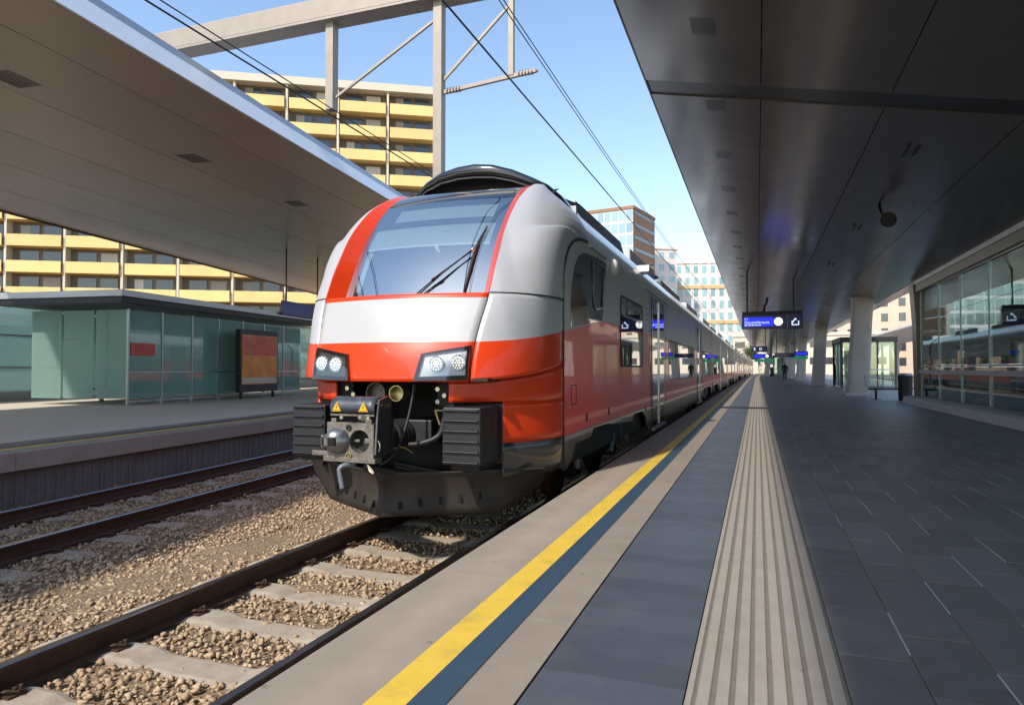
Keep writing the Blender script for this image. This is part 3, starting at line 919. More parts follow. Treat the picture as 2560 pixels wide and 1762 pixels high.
ck = MB().cyl((0.80, YSG - 0.12, 3.0), (0.80, YSG - 0.135, 3.0), 0.165, n=32).build('clock_face', M['signwhiteglow'], sg)
MB().cyl((0.80, YSG - 0.119, 3.0), (0.80, YSG - 0.125, 3.0), 0.18, n=32).build('rim', M['darkmetal'], ck)
m = MB()
for k in range(12):
    a = k * math.pi / 6
    m.bar((0.80 + 0.13 * math.sin(a), YSG - 0.138, 3.0 + 0.13 * math.cos(a)), (0.80 + 0.155 * math.sin(a), YSG - 0.138, 3.0 + 0.155 * math.cos(a)), 0.012, 0.004, up=(0, 1, 0))
m.build('hour_marks', M['printslotblack'], ck)
MB().bar((0.80, YSG - 0.139, 3.0), (0.83, YSG - 0.139, 3.09), 0.02, 0.004, up=(0, 1, 0)).build('hour_hand', M['printslotblack'], ck)
MB().bar((0.80, YSG - 0.141, 3.0), (0.78, YSG - 0.141, 2.86), 0.014, 0.004, up=(0, 1, 0)).build('minute_hand', M['printslotblack'], ck)
icon_exit(sg, 1.42, YSG - 0.122, 2.98, 0.27, M['signtext'])
for x in (-0.36, 1.36):
    MB().cyl((x, YSG, 3.40), (x, YSG, cz(x) + 0.02), 0.035, n=12).build('hanger_tube', M['darkmetal'], sg, autosmooth=40)
MB().tube([(0.28, YSG, 3.42), (0.28, YSG - 0.05, 3.62), (0.36, YSG - 0.1, 3.74), (0.40, YSG - 0.1, 3.95)], 0.05, 8).build('camera_arm', M['darkmetal'], sg, smooth=True)

def simple_sign(name, x0, x1, y, z0, z1, mat, label, txt=None, hang=True, lit=None, group='smaller hanging signs under the right canopy', tsize=0.3):
    c = curve_x(y)
    r = empty(name, ((x0 + x1) / 2 + c, y, z0), label, 'sign', group)
    MB().box(x0 + c, x1 + c, y - 0.08, y + 0.08, z0, z1).build('panel', mat, r, bevel=0.01)
    if lit:
        MB().box(x0 + c + lit[0], x0 + c + lit[1], y - 0.088, y - 0.081, z0 + 0.06, z1 - 0.06).build('display', M['signblue'], r)
    for (s_, dx, sz) in (txt or []):
        text(s_, 'lettering', sz, M['signwhiteglow'], r, (x0 + c + dx, y - 0.09, z0 + 0.5 * (z1 - z0) - sz * 0.34))
    if hang:
        for x in (x0 + 0.15, x1 - 0.15):
            MB().cyl((x + c, y, z1), (x + c, y, cz(x) + 0.02), 0.03, n=8).build('hanger_tube', M['darkmetal'], r)
    return r
simple_sign('platform_sign', -0.45, 0.78, 58, 2.48, 2.93, M['signnavy'], 'small navy sign with white 5 D hanging behind the big display', [('5', 0.18, 0.34), ('D', 0.62, 0.28)])
r2 = simple_sign('departure_sign', -0.35, 1.30, 66, 2.08, 2.48, M['signnavy'], 'small blue display sign below the white 5 D sign', lit=(0.08, 0.95))
MB().cyl((0.85, 66 - 0.08, 2.28), (0.85, 66 - 0.095, 2.28), 0.14, n=20).build('clock_face', M['signwhiteglow'], r2)
simple_sign('exit_sign', -0.28, 1.60, 76, 1.86, 2.12, M['signgreen'], 'narrow green exit sign below the small blue display')
simple_sign('platform_sign', 1.40, 3.1, 62, 2.10, 2.48, M['signnavy'], 'long navy sign spanning towards the columns beside the small display')
simple_sign('platform_sign', 2.75, 3.75, 58, 2.15, 2.50, M['signnavy'], 'blue and green sign fixed between the second and third columns', hang=False, lit=(0.1, 0.9))
simple_sign('exit_sign', 2.75, 3.75, 58.2, 1.90, 2.13, M['signgreen'], 'green exit strip under the blue sign between the columns', hang=False)

# ------------------------------------------------------------------ person walking away, bench, luggage trolley, bin
def person(x, y, label):
    root = empty('person', (x, y, 0), label, 'person')
    J = {'pel': (0, 0, 0.92, .15, .12), 'wai': (0, .01, 1.08, .155, .12), 'che': (0, .01, 1.30, .19, .13), 'nek': (0, 0, 1.47, .07, .07), 'hd0': (0, -.01, 1.56, .075, .085), 'hd1': (0, -.01, 1.66, .08, .095), 'hd2': (0, 0, 1.74, .05, .06),
         'lh': (-.09, 0, .86, .10, .11), 'lk': (-.10, -.10, .50, .07, .075), 'la': (-.10, -.02, .10, .05, .055), 'lt': (-.10, -.16, .04, .045, .035),
         'rh': (.09, 0, .86, .10, .11), 'rk': (.10, .05, .50, .07, .075), 'ra': (.10, .22, .13, .05, .055), 'rt': (.10, .12, .05, .045, .035),
         'ls': (-.19, .01, 1.40, .085, .085), 'le': (-.25, .06, 1.13, .06, .06), 'lw': (-.25, -.03, .90, .045, .045),
         'rs': (.19, .01, 1.40, .085, .085), 're': (.25, .02, 1.13, .06, .06), 'rw': (.25, -.10, .92, .045, .045)}
    E = [('pel', 'wai'), ('wai', 'che'), ('che', 'nek'), ('nek', 'hd0'), ('hd0', 'hd1'), ('hd1', 'hd2'), ('pel', 'lh'), ('lh', 'lk'), ('lk', 'la'), ('la', 'lt'), ('pel', 'rh'), ('rh', 'rk'), ('rk', 'ra'), ('ra', 'rt'),
         ('che', 'ls'), ('ls', 'le'), ('le', 'lw'), ('che', 'rs'), ('rs', 're'), ('re', 'rw')]
    ks = list(J)
    me = bpy.data.meshes.new('body')
    me.from_pydata([J[k][:3] for k in ks], [(ks.index(a), ks.index(b)) for a, b in E], [])
    for m_ in (M['cloth'],): me.materials.append(m_)
    o = bpy.data.objects.new('body', me)
    COL.objects.link(o); o.parent = root
    sk = o.modifiers.new('skin', 'SKIN')
    lay = me.skin_vertices[0].data if me.skin_vertices else None
    if lay is None:
        me.attributes  # the modifier adds the layer on first use
    else:
        for i, k in enumerate(ks):
            lay[i].radius = J[k][3:]
        lay[0].use_root = True
    ss = o.modifiers.new('sub', 'SUBSURF'); ss.levels = 1; ss.render_levels = 1
    ORG[o.name] = ORG[root.name]
    for hx, hy, hz in ((-.25, -.06, .84), (.25, -.13, .86)):
        hm = MB(); hm.sphere((x + hx, y + hy, hz), 0.04, 8, 6, (0.6, 0.8, 1.2))
        for k in range(4):
            hm.tube([(x + hx, y + hy - 0.03 + 0.02 * k, hz - 0.03), (x + hx, y + hy - 0.035 + 0.02 * k, hz - 0.085), (x + hx + 0.008, y + hy - 0.04 + 0.02 * k, hz - 0.115)], 0.009, 6)
        hm.tube([(x + hx, y + hy - 0.03, hz), (x + hx, y + hy - 0.06, hz - 0.03), (x + hx, y + hy - 0.07, hz - 0.06)], 0.009, 6)
        hm.build('hand', M['skin'], root, smooth=True)
    hd = MB(); hd.sphere((x, y - .012, 1.655), 0.082, 12, 10, (0.92, 1.05, 1.3)); hd.sphere((x, y - .105, 1.645), 0.018, 6, 5)
    for s_ in (-1, 1):
        hd.sphere((x + s_ * .076, y, 1.65), 0.022, 6, 5, (0.5, 1, 1.4))
    hd.build('head', M['skin'], root, smooth=True)
    ha = MB(); ha.sphere((x, y + .012, 1.685), 0.088, 12, 10, (0.98, 1.05, 1.15)); ha.build('hair', M['hair'], root, smooth=True)
    return root
person(2.55, 72.0, 'person in a black coat walking on the far right platform')

def bench(x, y, label):
    r = empty('bench', (x, y, 0), label, 'bench')
    for k in range(4):
        x0 = x - 1.1 + 0.56 * k
        s1 = MB()
        for i in range(9):
            s1.bar((x0, y - 0.24 + i * 0.055, 0.45 - 0.01 * math.sin(i / 8 * math.pi)), (x0 + 0.5, y - 0.24 + i * 0.055, 0.45 - 0.01 * math.sin(i / 8 * math.pi)), 0.012, 0.012)
        for i in range(9):
            s1.bar((x0, y + 0.24 + 0.012 * i, 0.48 + i * 0.05), (x0 + 0.5, y + 0.24 + 0.012 * i, 0.48 + i * 0.05), 0.012, 0.012)
        for dx in (0, 0.5):
            s1.tube([(x0 + dx, y - 0.26, 0.45), (x0 + dx, y + 0.22, 0.44), (x0 + dx, y + 0.35, 0.92)], 0.014, 6)
        s1.build('wire_seat', M['seat'], r)
    MB().bar((x - 1.15, y, 0.38), (x + 1.15, y, 0.38), 0.07, 0.06).build('beam', M['darkmetal'], r)
    for dx in (-0.85, 0.85):
        MB().box(x + dx - 0.03, x + dx + 0.03, y - 0.03, y + 0.03, 0.0, 0.37).box(x + dx - 0.05, x + dx + 0.05, y - 0.25, y + 0.25, 0.0, 0.02).build('leg', M['darkmetal'], r)
    return r
b1 = bench(4.95, 28.9, 'grey wire bench between the nearest column and bronze pier')
b1.rotation_euler = (0, 0, R(22))
bn = empty('litter_bin', (4.95, 27.6, 0), 'dark round litter bin beside the bench, close to the bronze pier', 'bin')
MB().cyl((4.95, 27.6, 0.0), (4.95, 27.6, 0.9), 0.22, 0.24, 20).build('drum', M['darkmetal'], bn, autosmooth=40)
MB().cyl((4.95, 27.6, 0.9), (4.95, 27.6, 0.98), 0.25, 0.20, 20).build('lid', M['steel'], bn, autosmooth=40)
bn2 = empty('litter_bin', (1.95, 105, 0), 'dark bin at the foot of the leaning far column', 'bin')
MB().box(1.75, 2.15, 104.8, 105.2, 0, 1.3).build('drum', M['darkmetal'], bn2, bevel=0.03)
MB().box(1.72, 2.18, 104.77, 105.23, 1.3, 1.38).build('lid', M['steel'], bn2)

# glass lift houses on the platform beyond the columns
def lift_house(x0, x1, y0, y1, h, label):
    r = empty('lift_house', ((x0 + x1) / 2, (y0 + y1) / 2, 0), label, 'lift house', 'glass lift houses on the right platform')
    for (x, y) in ((x0, y0), (x1, y0), (x0, y1), (x1, y1)):
        MB().box(x - 0.06, x + 0.06, y - 0.06, y + 0.06, 0, h).build('corner_post', M['darkmetal'], r)
    n = max(1, round((x1 - x0) / 1.1))
    for k in range(n):
        a = x0 + (x1 - x0) * k / n; b = x0 + (x1 - x0) * (k + 1) / n
        MB().box(a + 0.07, b - 0.05, y0 - 0.006, y0 + 0.006, 0.1, h - 0.2).build('pane', M['glassgreen'], r)
        MB().box(b - 0.03, b + 0.03, y0 - 0.02, y0 + 0.02, 0, h).build('mullion', M['darkmetal'], r)
    n = max(1, round((y1 - y0) / 1.4))
    for k in range(n):
        a = y0 + (y1 - y0) * k / n; b = y0 + (y1 - y0) * (k + 1) / n
        MB().box(x0 - 0.006, x0 + 0.006, a + 0.07, b - 0.05, 0.1, h - 0.2).build('pane', M['glassgreen'], r)
    MB().box(x0 - 0.1, x1 + 0.1, y0 - 0.1, y1 + 0.1, h - 0.2, h + 0.12).build('roof', M['darkmetal'], r, bevel=0.02)
    MB().box(x0, x1, y0 - 0.03, y0 + 0.03, 1.05, 1.12).build('transom', M['steel'], r)
    MB().box(x0 + 0.6, x1 - 0.3, y1 - 0.3, y1 - 0.2, 0, h - 0.3).build('lift_shaft', M['bldcream'], r)
    return r
lift_house(4.75, 7.6, 45, 49.5, 2.9, 'glass lift house seen between the nearest two columns')
lift_house(2.55, 5.2, 118, 124, 3.2, 'pale glass lift house at the far end beyond the person')

# ------------------------------------------------------------------ canopy over the left platform
lc = empty('station_canopy', tuple(FL @ Vector((-6, 25, 6.0))), 'broad taupe canopy with bright white edge over the left platform', 'canopy')
EX = 0.40      # edge line in the left frame
def lz(x): return 6.14 + 0.012 * (EX - x)
lxs = [EX - 0.06, EX - 1.35, EX - 3.4, EX - 5.4, EX - 7.4, EX - 9.4, EX - 11.4]
yl = [-12, -6, 0, 6, 12, 18, 24, 30, 36, 42, 48, 54, 60, 66]
for a, b in zip(lxs[1:], lxs[:-1]):
    for y0, y1 in zip(yl[:-1], yl[1:]):
        m = MB(FL); g = 0.009; ge = 0.0006
        k = 1.0
        # the back edge runs out wider with distance
        def X(x, y):
            t = (EX - x) / 11.8
            return x - t * t * 0.105 * (y + 2)
        m.add([(X(a + g, y0), y0 + ge, lz(a)), (X(b - g, y0), y0 + ge, lz(b)), (X(b - g, y1), y1 - ge, lz(b)), (X(a + g, y1), y1 - ge, lz(a)),
               (X(a + g, y0), y0 + ge, lz(a) + 0.03), (X(b - g, y0), y0 + ge, lz(b) + 0.03), (X(b - g, y1), y1 - ge, lz(b) + 0.03), (X(a + g, y1), y1 - ge, lz(a) + 0.03)],
              [(0, 1, 2, 3), (7, 6, 5, 4), (0, 4, 5, 1), (1, 5, 6, 2), (2, 6, 7, 3), (3, 7, 4, 0)])
        m.build('ceiling_panel', M['ceilwarm'], lc)
MB(FL).prism([(EX - 0.05, 6.14), (EX, 6.14), (EX - 0.25, 6.58), (EX - 0.30, 6.58)], 'y', -12, 66).build('white_fascia', M['fasciaw'], lc)
MB(FL).prism([(EX - 0.30, 6.583), (EX - 0.255, 6.583), (EX - 0.33, 6.76), (EX - 0.36, 6.76)], 'y', -12, 66).build('upper_trim', M['fasciag'], lc)
m = MB(FL)
m.grid([[(EX - 0.34, -12, 6.765), (EX - 11.8 - 0.105 * -10, -12, 6.6)], [(EX - 0.34, 66, 6.765), (EX - 11.8 - 0.105 * 68, 66, 6.6)]])
m.build('roof_skin', M['fasciag'], lc)
m = MB(FL)
m.add([(EX - 11.0 + 1.0, -12, 6.2), (EX - 11.0 - 7.2, 66, 6.2), (EX - 11.0 - 7.2, 66, 6.6), (EX - 11.0 + 1.0, -12, 6.6)], [(0, 1, 2, 3)])
m.build('back_trim', M['bronze'], lc)
for k in range(9):
    gm = MB(FL)
    y = 8.5 + 4.6 * k; x = EX - 3.0
    for i in range(6):
        gm.box(x - 0.25 + i * 0.09, x - 0.21 + i * 0.09, y - 0.32, y + 0.32, lz(x) - 0.012, lz(x) + 0.008)
    gm.build('louvre_grille', M['bronze'], lc)
for k in range(2):
    y = 46 + 17 * k
    r = empty('canopy_column', tuple(FL @ Vector((-9.0, y, 0))), ['nearer pale column under the left canopy, beyond the glass shelter', 'farther pale column under the left canopy'][k], 'column', 'columns under the left canopy')
    m = MB(FL)
    P = []
    for z in np.linspace(0, 6.24, 6):
        P.append([(-9.0 + 0.4 * math.copysign(abs(math.cos(a)) ** .5, math.cos(a)), y + 0.3 * math.copysign(abs(math.sin(a)) ** .5, math.sin(a)), z) for a in np.linspace(0, 2 * math.pi, 21)])
    m.grid(P).build('shaft', M['column'], r, autosmooth=50)
    MB(FL).box(-9.45, -8.55, y - 0.38, y + 0.38, 0, 0.12).build('plinth', M['column'], r)

# ------------------------------------------------------------------ glass screen, shelter, posters on the left platform
def lp_pt(x, y, z): return tuple(FL @ Vector((x, y, z)))
ls = empty('glass_screen', lp_pt(-15.0, 22, 0), 'long green glass wind screen at the back of the left platform', 'glass screen')
XS_ = -14.5
for k in range(16):
    y0 = 6 + 2.4 * k
    for (z0, z1) in ((0.35, 1.15), (1.22, 2.3), (2.37, 3.75)):
        MB(FL).box(XS_ - 0.006, XS_ + 0.006, y0 + 0.04, y0 + 2.36, z0, z1).build('pane', M['glassmilk'], ls)
    MB(FL).box(XS_ - 0.04, XS_ + 0.04, y0 - 0.03, y0 + 0.03, 0, 3.8).build('post', M['steel'], ls)
for z0, z1, mt in ((0.0, 0.32, 'fasciag'), (1.155, 1.215, 'steel'), (2.305, 2.365, 'steel'), (3.755, 3.86, 'steel')):
    MB(FL).box(XS_ - 0.03, XS_ + 0.05, 6, 44.4, z0, z1).build('rail', M[mt], ls)
sh = empty('waiting_shelter', lp_pt(-11, 19, 0), 'glass waiting shelter with flat dark roof on the left platform', 'shelter')
x0, x1, y0, y1 = -11.6, -7.9, 16.9, 27.0
MB(FL).box(x0 - 0.5, x1 + 0.5, y0 - 0.8, y1 + 0.8, 3.10, 3.30).build('roof', M['darkmetal'], sh, bevel=0.02)
MB(FL).box(x0 - 0.55, x1 + 0.55, y0 - 0.85, y1 + 0.85, 3.302, 3.50).build('roof_edge', M['fasciag'], sh, bevel=0.01)
n = 7
for k in range(n):
    a = y0 + (y1 - y0) * k / n; b = y0 + (y1 - y0) * (k + 1) / n
    for (z0, z1) in ((0.2, 1.0), (1.06, 2.98)):
        MB(FL).box(x1 - 0.006, x1 + 0.006, a + 0.04, b - 0.04, z0, z1).build('pane', M['glassmilk'], sh)
        MB(FL).box(x0 - 0.006, x0 + 0.006, a + 0.04, b - 0.04, z0, z1).build('pane', M['glassmilk'], sh)
    MB(FL).box(x1 - 0.035, x1 + 0.035, a - 0.03, a + 0.03, 0, 3.0).build('post', M['steel'], sh)
for zz in (0.12, 1.03):
    MB(FL).box(x1 - 0.03, x1 + 0.03, y0, y1, zz - 0.03, zz + 0.03).build('rail', M['steel'], sh)
for (a) in (y0, y1):
    for i in range(3):
        xa = x0 + (x1 - x0) * i / 3; xb = x0 + (x1 - x0) * (i + 1) / 3
        MB(FL).box(xa + 0.04, xb - 0.04, a - 0.006, a + 0.006, 0.2, 2.98).build('pane', M['glassmilk'], sh)
MB(FL).box(x0 + 0.5, x0 + 1.0, y0 + 1, y1 - 1, 0.42, 0.48).box(x0 + 0.7, x0 + 0.8, y0 + 2, y0 + 2.1, 0, 0.42).box(x0 + 0.7, x0 + 0.8, y1 - 2.1, y1 - 2, 0, 0.42).build('seat', M['seat'], sh)
MB(FL).box(x1 + 0.01, x1 + 0.03, 17.0, 18.0, 1.55, 1.95).build('red_notice', M['posterred'], sh)
pc = empty('poster_case', lp_pt(-7.2, 21, 0), 'tall dark framed case with a red and orange poster on the left platform', 'poster case')
MB(FL).box(-7.30, -7.10, 21.4, 23.9, 0.25, 2.62).build('case', M['darkmetal'], pc, bevel=0.02)
MB(FL).box(-7.097, -7.085, 21.5, 23.8, 0.55, 2.42).build('poster', M['posteror'], pc)
MB(FL).box(-7.083, -7.080, 21.55, 23.75, 1.65, 2.38).build('poster_top', M['posterred'], pc)
MB(FL).box(-7.083, -7.080, 21.55, 23.75, 0.58, 0.80).build('poster_foot', M['bldcream'], pc)
for yy_ in (21.6, 23.7):
    MB(FL).box(-7.24, -7.16, yy_ - 0.04, yy_ + 0.04, 0, 0.25).build('foot', M['darkmetal'], pc)
bs = empty('platform_sign', lp_pt(-7.2, 24.3, 3.0), 'blue sign board above the left platform beside the train', 'sign')
MB(FL).box(-7.3, -7.2, 24.4, 27.6, 3.40, 3.98).build('board', M['signblue2'], bs)
for yy_ in (24.7, 27.3):
    MB(FL).cyl((-7.25, yy_, 3.98), (-7.25, yy_, 6.25), 0.03, n=8).build('hanger_tube', M['darkmetal'], bs)

ph = empty('pale_backdrop_hall', lp_pt(-23, 24, -1), 'low pale hall added behind the left glass screen to brighten it', 'building')
MB(FL).box(-26, -22.5, 2, 52, -1, 4.4).build('wall', M['bldwhite'], ph)  # pale hall added to brighten the view through the glass screen
MB(FL).box(-26.2, -22.2, 1.8, 52.2, 4.4, 4.75).build('roof', M['fasciag'], ph)
for k in range(12):
    y = 4 + 4 * k
    MB(FL).box(-22.499, -22.44, y, y + 2.6, 1.0, 3.2).build('window', M['bldteal'], ph)

# ------------------------------------------------------------------ the train: leading car
HW = 1.41                       # half width of the body
Y0, YE = 7.0, 32.25             # flat side wall from the nose seam to the car end
car = empty('train_car', (TC, 18, RAIL_Z), 'leading car of the red and silver train, with windscreen, headlights and coupler', 'train car', 'cars of the red and silver train')

_zt = np.array([0.60, 0.75, 1.03, 1.28, 1.42, 1.65, 1.866, 2.0, 2.153, 2.328, 2.6, 2.8, 3.06, 3.24, 3.34, 3.40])
_yt = np.array([5.585, 5.60, 5.64, 5.69, 5.735, 5.81, 5.903, 5.97, 6.052, 6.166, 6.358, 6.553, 6.896, 7.26, 7.56, 7.92])
def smooth_interp(xs, ys):
    """monotone-ish cubic through the table"""
    d = np.gradient(ys, xs)
    def f(x):
        x = min(max(x, xs[0]), xs[-1])
        i = min(int(np.searchsorted(xs, x, 'right')) - 1, len(xs) - 2)
        h = xs[i + 1] - xs[i]; t = (x - xs[i]) / h
        return float((2*t**3 - 3*t*t + 1) * ys[i] + (t**3 - 2*t*t + t) * h * d[i] + (-2*t**3 + 3*t*t) * ys[i+1] + (t**3 - t*t) * h * d[i+1])
    return f
ycf = smooth_interp(_zt, _yt)
def ynose(w, z): return ycf(z) + 0.205 * w * w
_wi = smooth_interp(np.array([1.02, 1.42, 1.866, 2.0, 2.6, 3.06, 3.30, 3.40]), np.array([0.845, 0.868, 0.925, 0.928, 0.928, 0.918, 0.905, 0.90]))
def wedge(z): return _wi(z)
_zi = np.array([1.892, 2.032, 2.314, 2.482, 2.726, 2.969, 3.137, 3.25, 3.36])
_yi = np.array([6.262, 6.335, 6.494, 6.603, 6.80, 7.05, 7.285, 7.50, 7.86])
yif = smooth_interp(_zi, _yi)
def yscreen(w, z): return yif(z) - 0.15 * (0.64 - w * w)

# centre panel: white with a red lower half
zrows = [1.02, 1.06, 1.12, 1.18, 1.24, 1.30, 1.345, 1.392, 1.396, 1.45, 1.52, 1.6, 1.68, 1.76, 1.822, 1.826, 1.852, 1.864]
NW = 28
m = MB()
P = []
for z in zrows:
    e = wedge(z) - 0.005
    P.append([(TC + e * (2 * k / NW - 1), ynose(e * (2 * k / NW - 1), z), z) for k in range(NW + 1)])
m.grid(P, mi=lambda i, j: 0 if i < 7 else (1 if i < 14 else 0), flip=True)
m.build('nose_panel', [M['red_front'], M['white']], car, smooth=True, solid=0.02)
# red ledge under the windscreen
m = MB(); P = []
for t, z in ((0.0, 1.868), (0.25, 1.876), (1.0, 1.888)):
    row = []
    for k in range(NW + 1):
        u = 2 * k / NW - 1
        e = (wedge(1.866) - 0.003) * (1 - t) + 0.80 * t
        w = e * u
        ya = ynose(w, 1.866); yb = yscreen(w, 1.892)
        row.append((TC + w, ya + (yb - ya) * t, z))
    P.append(row)
m.grid(P, flip=True)
m.build('windscreen_ledge', M['red_front'], car, smooth=True, solid=0.01)
# red cheeks either side of the windscreen
zc = list(np.linspace(1.872, 3.0, 30)) + list(np.linspace(3.03, 3.36, 14))
for s_ in (-1, 1):
    m = MB(); P = []
    for z in zc:
        wr = wedge(z); yr = ynose(wr, z)
        wi, yi = 0.80, yscreen(0.80, max(z, 1.892))
        if z > 3.25:
            f = (z - 3.25) / 0.11
            yi = yi * (1 - f) + (yr + 0.02) * f
        row = []
        for t in (0.0, 0.035, 0.09, 0.5, 1.0):
            off = 0.012 * math.sin(math.pi * min(1, (t + 0.02) / 0.16)) if t < 0.14 else 0
            row.append((TC + s_ * (wr + (wi - wr) * t), yr + (yi - yr) * t - off, z))
        P.append(row)
    m.grid(P, flip=(s_ < 0))
    m.build('windscreen_cheek', M['red_front'], car, smooth=True)

# outer shells: from the rim round to the side wall
arch = [(7.0, 2.13), (7.03, 2.24), (7.09, 2.345), (7.19, 2.445), (7.32, 2.53), (7.50, 2.60), (7.75, 2.65), (8.07, 2.675)]
shld = [(1.41, 2.675), (1.405, 2.76), (1.375, 2.86), (1.325, 2.96), (1.25, 3.055), (1.15, 3.15), (1.04, 3.24), (0.97, 3.30), (0.90, 3.345)]
def shell(s_, s):
    """outer curve O(s) and rim R(s), s in 0..1"""
    if s <= 0.5:
        z = 1.878 + (2.13 - 1.878) * (s / 0.18) if s < 0.18 else None
        if z is not None:
            return (HW, Y0, z), (0, 1, 0)
        t = (s - 0.18) / 0.32 * (len(arch) - 1)
        i = min(int(t), len(arch) - 2); f = t - i
        y = arch[i][0] + (arch[i + 1][0] - arch[i][0]) * f; z = arch[i][1] + (arch[i + 1][1] - arch[i][1]) * f
        a = (s - 0.18) / 0.32
        return (HW, y, z), (0, 1, -0.75 * math.sin(math.pi * min(1, a * 1.05)) ** 1.0 - 0.0)
    t = (s - 0.5) / 0.5 * (len(shld) - 1)
    i = min(int(t), len(shld) - 2); f = t - i
    w = shld[i][0] + (shld[i + 1][0] - shld[i][0]) * f; z = shld[i][1] + (shld[i + 1][1] - shld[i][1]) * f
    return (w, 8.07, z), (0, 1, 0)
NS, NT = 64, 16
for s_ in (-1, 1):
    m = MB(); P = []
    for i in range(NS + 1):
        s = i / NS
        O, tv = shell(s_, s)
        zr = 1.878 + (3.335 - 1.878) * (s ** 0.92)
        wr = wedge(zr); yr = ynose(wr, zr)
        O = Vector(O); Rm = Vector((wr, yr, zr))
        L = (O - Rm).length
        t0 = Vector((0.80, 0.42, 0.12 * s)).normalized() * (1 - s) + Vector((0.75, 0.62, 0.05)).normalized() * s
        t1 = Vector(tv).normalized()
        row = []
        for j in range(NT + 1):
            p = bez(Rm, Rm + t0 * (0.40 * L), O - t1 * (0.42 * L), O, j / NT)
            row.append((TC + s_ * p[0], p[1], p[2]))
        P.append(row)
    m.grid(P, flip=(s_ > 0))
    m.build('nose_shell', M['silver'], car, smooth=True)
# lower shells: silver over red, bottom edge rising towards the side
for s_ in (-1, 1):
    m = MB(); P = []
    rows = 22
    zs_top = 1.866
    for i in range(rows + 1):
        row = []
        for j in range(NT + 1):
            t = j / NT
            zb = 1.03 + 0.17 * t * t
            zred = 1.394 + 0.15 * t ** 2.0
            if i <= 11: z = zb + (zred - zb) * i / 11
            else: z = zred + (zs_top - zred) * (i - 11) / 11
            w0 = wedge(z) + 0.004; y0 = ynose(w0, z)
            p = bez((w0, y0), (w0 + 0.25, y0 + 0.115), (HW, y0 + 0.42 * (Y0 - y0)), (HW, Y0), t)
            row.append((TC + s_ * p[0], p[1], z))
        P.append(row)
    m.grid(P, mi=lambda i, j: 1 if i < 11 else 0, flip=(s_ > 0))
    m.build('lower_nose_shell', [M['silver'], M['red_front']], car, smooth=True, solid=0.02)
# bumper pieces below, notched round the buffers
def low_curve(t):
    return bez((0.62, 5.825), (0.95, 5.94), (HW, 6.47), (HW, Y0), t)
for s_ in (-1, 1):
    m = MB()
    ts = [k / 24 for k in range(25)]
    tn = next(t for t in np.linspace(0, 1, 400) if low_curve(t)[0] > 1.045)
    ts = sorted(set([round(float(t), 4) for t in ts] + [round(float(tn), 4)]))
    P = []
    for i in range(5):
        P.append([(TC + s_ * low_curve(t)[0], low_curve(t)[1], 0.825 + (1.03 + 0.18 * t * t - 0.825) * i / 4) for t in ts])
    m.grid(P, flip=(s_ > 0))
    P = []
    for i in range(7):
        P.append([(TC + s_ * low_curve(t)[0], low_curve(t)[1] , 0.43 + (0.825 - 0.43) * i / 6) for t in ts if t >= tn - 1e-3])
    m.grid(P, flip=(s_ > 0))
    m.build('bumper_shell', M['red_front'], car, smooth=True, solid=0.03)
    m = MB(); P = []
    for i in range(5):
        P.append([(TC + s_ * (low_curve(t)[0] - 0.02 * (1 - i / 4)), low_curve(t)[1] + 0.03 * (1 - i / 4), 0.10 + 0.327 * i / 4 + 0.0 * t) for t in ts if t >= tn - 1e-3])
    m.grid(P, flip=(s_ > 0))
    m.build('corner_skirt', M['charcoal'], car, smooth=True, solid=0.03)
    # rubber seams
    m = MB()
    pts = []
    for j in range(NT + 1):
        t = j / NT; z = 1.872
        w0 = wedge(1.866) + 0.004; y0 = ynose(w0, 1.866)
        p = bez((w0, y0), (w0 + 0.25, y0 + 0.115), (HW, y0 + 0.42 * (Y0 - y0)), (HW, Y0), t)
        pts.append((TC + s_ * p[0], p[1] + 0.004, z))
    m.tube(pts, 0.008, 6)
    m.build('shell_seam', M['gasket'], car, smooth=True)
    # arched gasket where the nose shell meets the cab side
    m = MB()
    g = [(7.0, 1.20), (7.0, 1.6)] + arch
    gp = [(TC + s_ * (HW + 0.001), y, z) for y, z in g]
    m.tube(gp, [0.006, 0.006] + [0.007 + 0.012 * min(1, k / 4) for k in range(len(arch))], 6)
    m.tube([(TC + s_ * (HW + 0.001), 7.0, 0.06), (TC + s_ * (HW + 0.001), 7.0, 1.2)], 0.005, 6)
    m.build('arch_gasket', M['gasket'], car, smooth=True)

# windscreen with black printed border, cab behind it
ws = sub('windscreen', car)
def patch(w0, w1, z0, z1, off, nw=14, nz=14, fn=yscreen):
    return [[(TC + w0 + (w1 - w0) * k / nw, fn(w0 + (w1 - w0) * k / nw, z0 + (z1 - z0) * i / nz) + off, z0 + (z1 - z0) * i / nz) for k in range(nw + 1)] for i in range(nz + 1)]
m = MB(); m.grid(patch(-0.80, 0.80, 1.893, 3.05, 0.0, 20, 26), flip=True)
m.build('pane', M['screen'], ws, smooth=True)
m = MB()
for (a, b, c, d) in ((-0.80, -0.735, 1.893, 3.05), (0.735, 0.80, 1.893, 3.05), (-0.735, 0.735, 1.893, 1.945), (-0.735, 0.735, 2.985, 3.05)):
    m.grid(patch(a, b, c, d, 0.006, 12, 20), flip=True)
m.build('printed_border', M['frit'], ws, smooth=True)
m = MB(); m.grid(patch(-0.735, 0.735, 2.715, 2.985, 0.012, 12, 8), flip=True)
m.build('display_mask', M['cabdark'], ws, smooth=True)
m = MB(); m.grid(patch(-0.52, 0.67, 2.785, 2.955, 0.008, 12, 6), flip=True)
m.build('destination_display', M['cabgrey'], ws, smooth=True)
m = MB(); m.grid(patch(-0.735, 0.735, 2.44, 2.46, 0.03, 10, 2), flip=True)
m.build('blind_bar', M['blind'], ws, smooth=True)
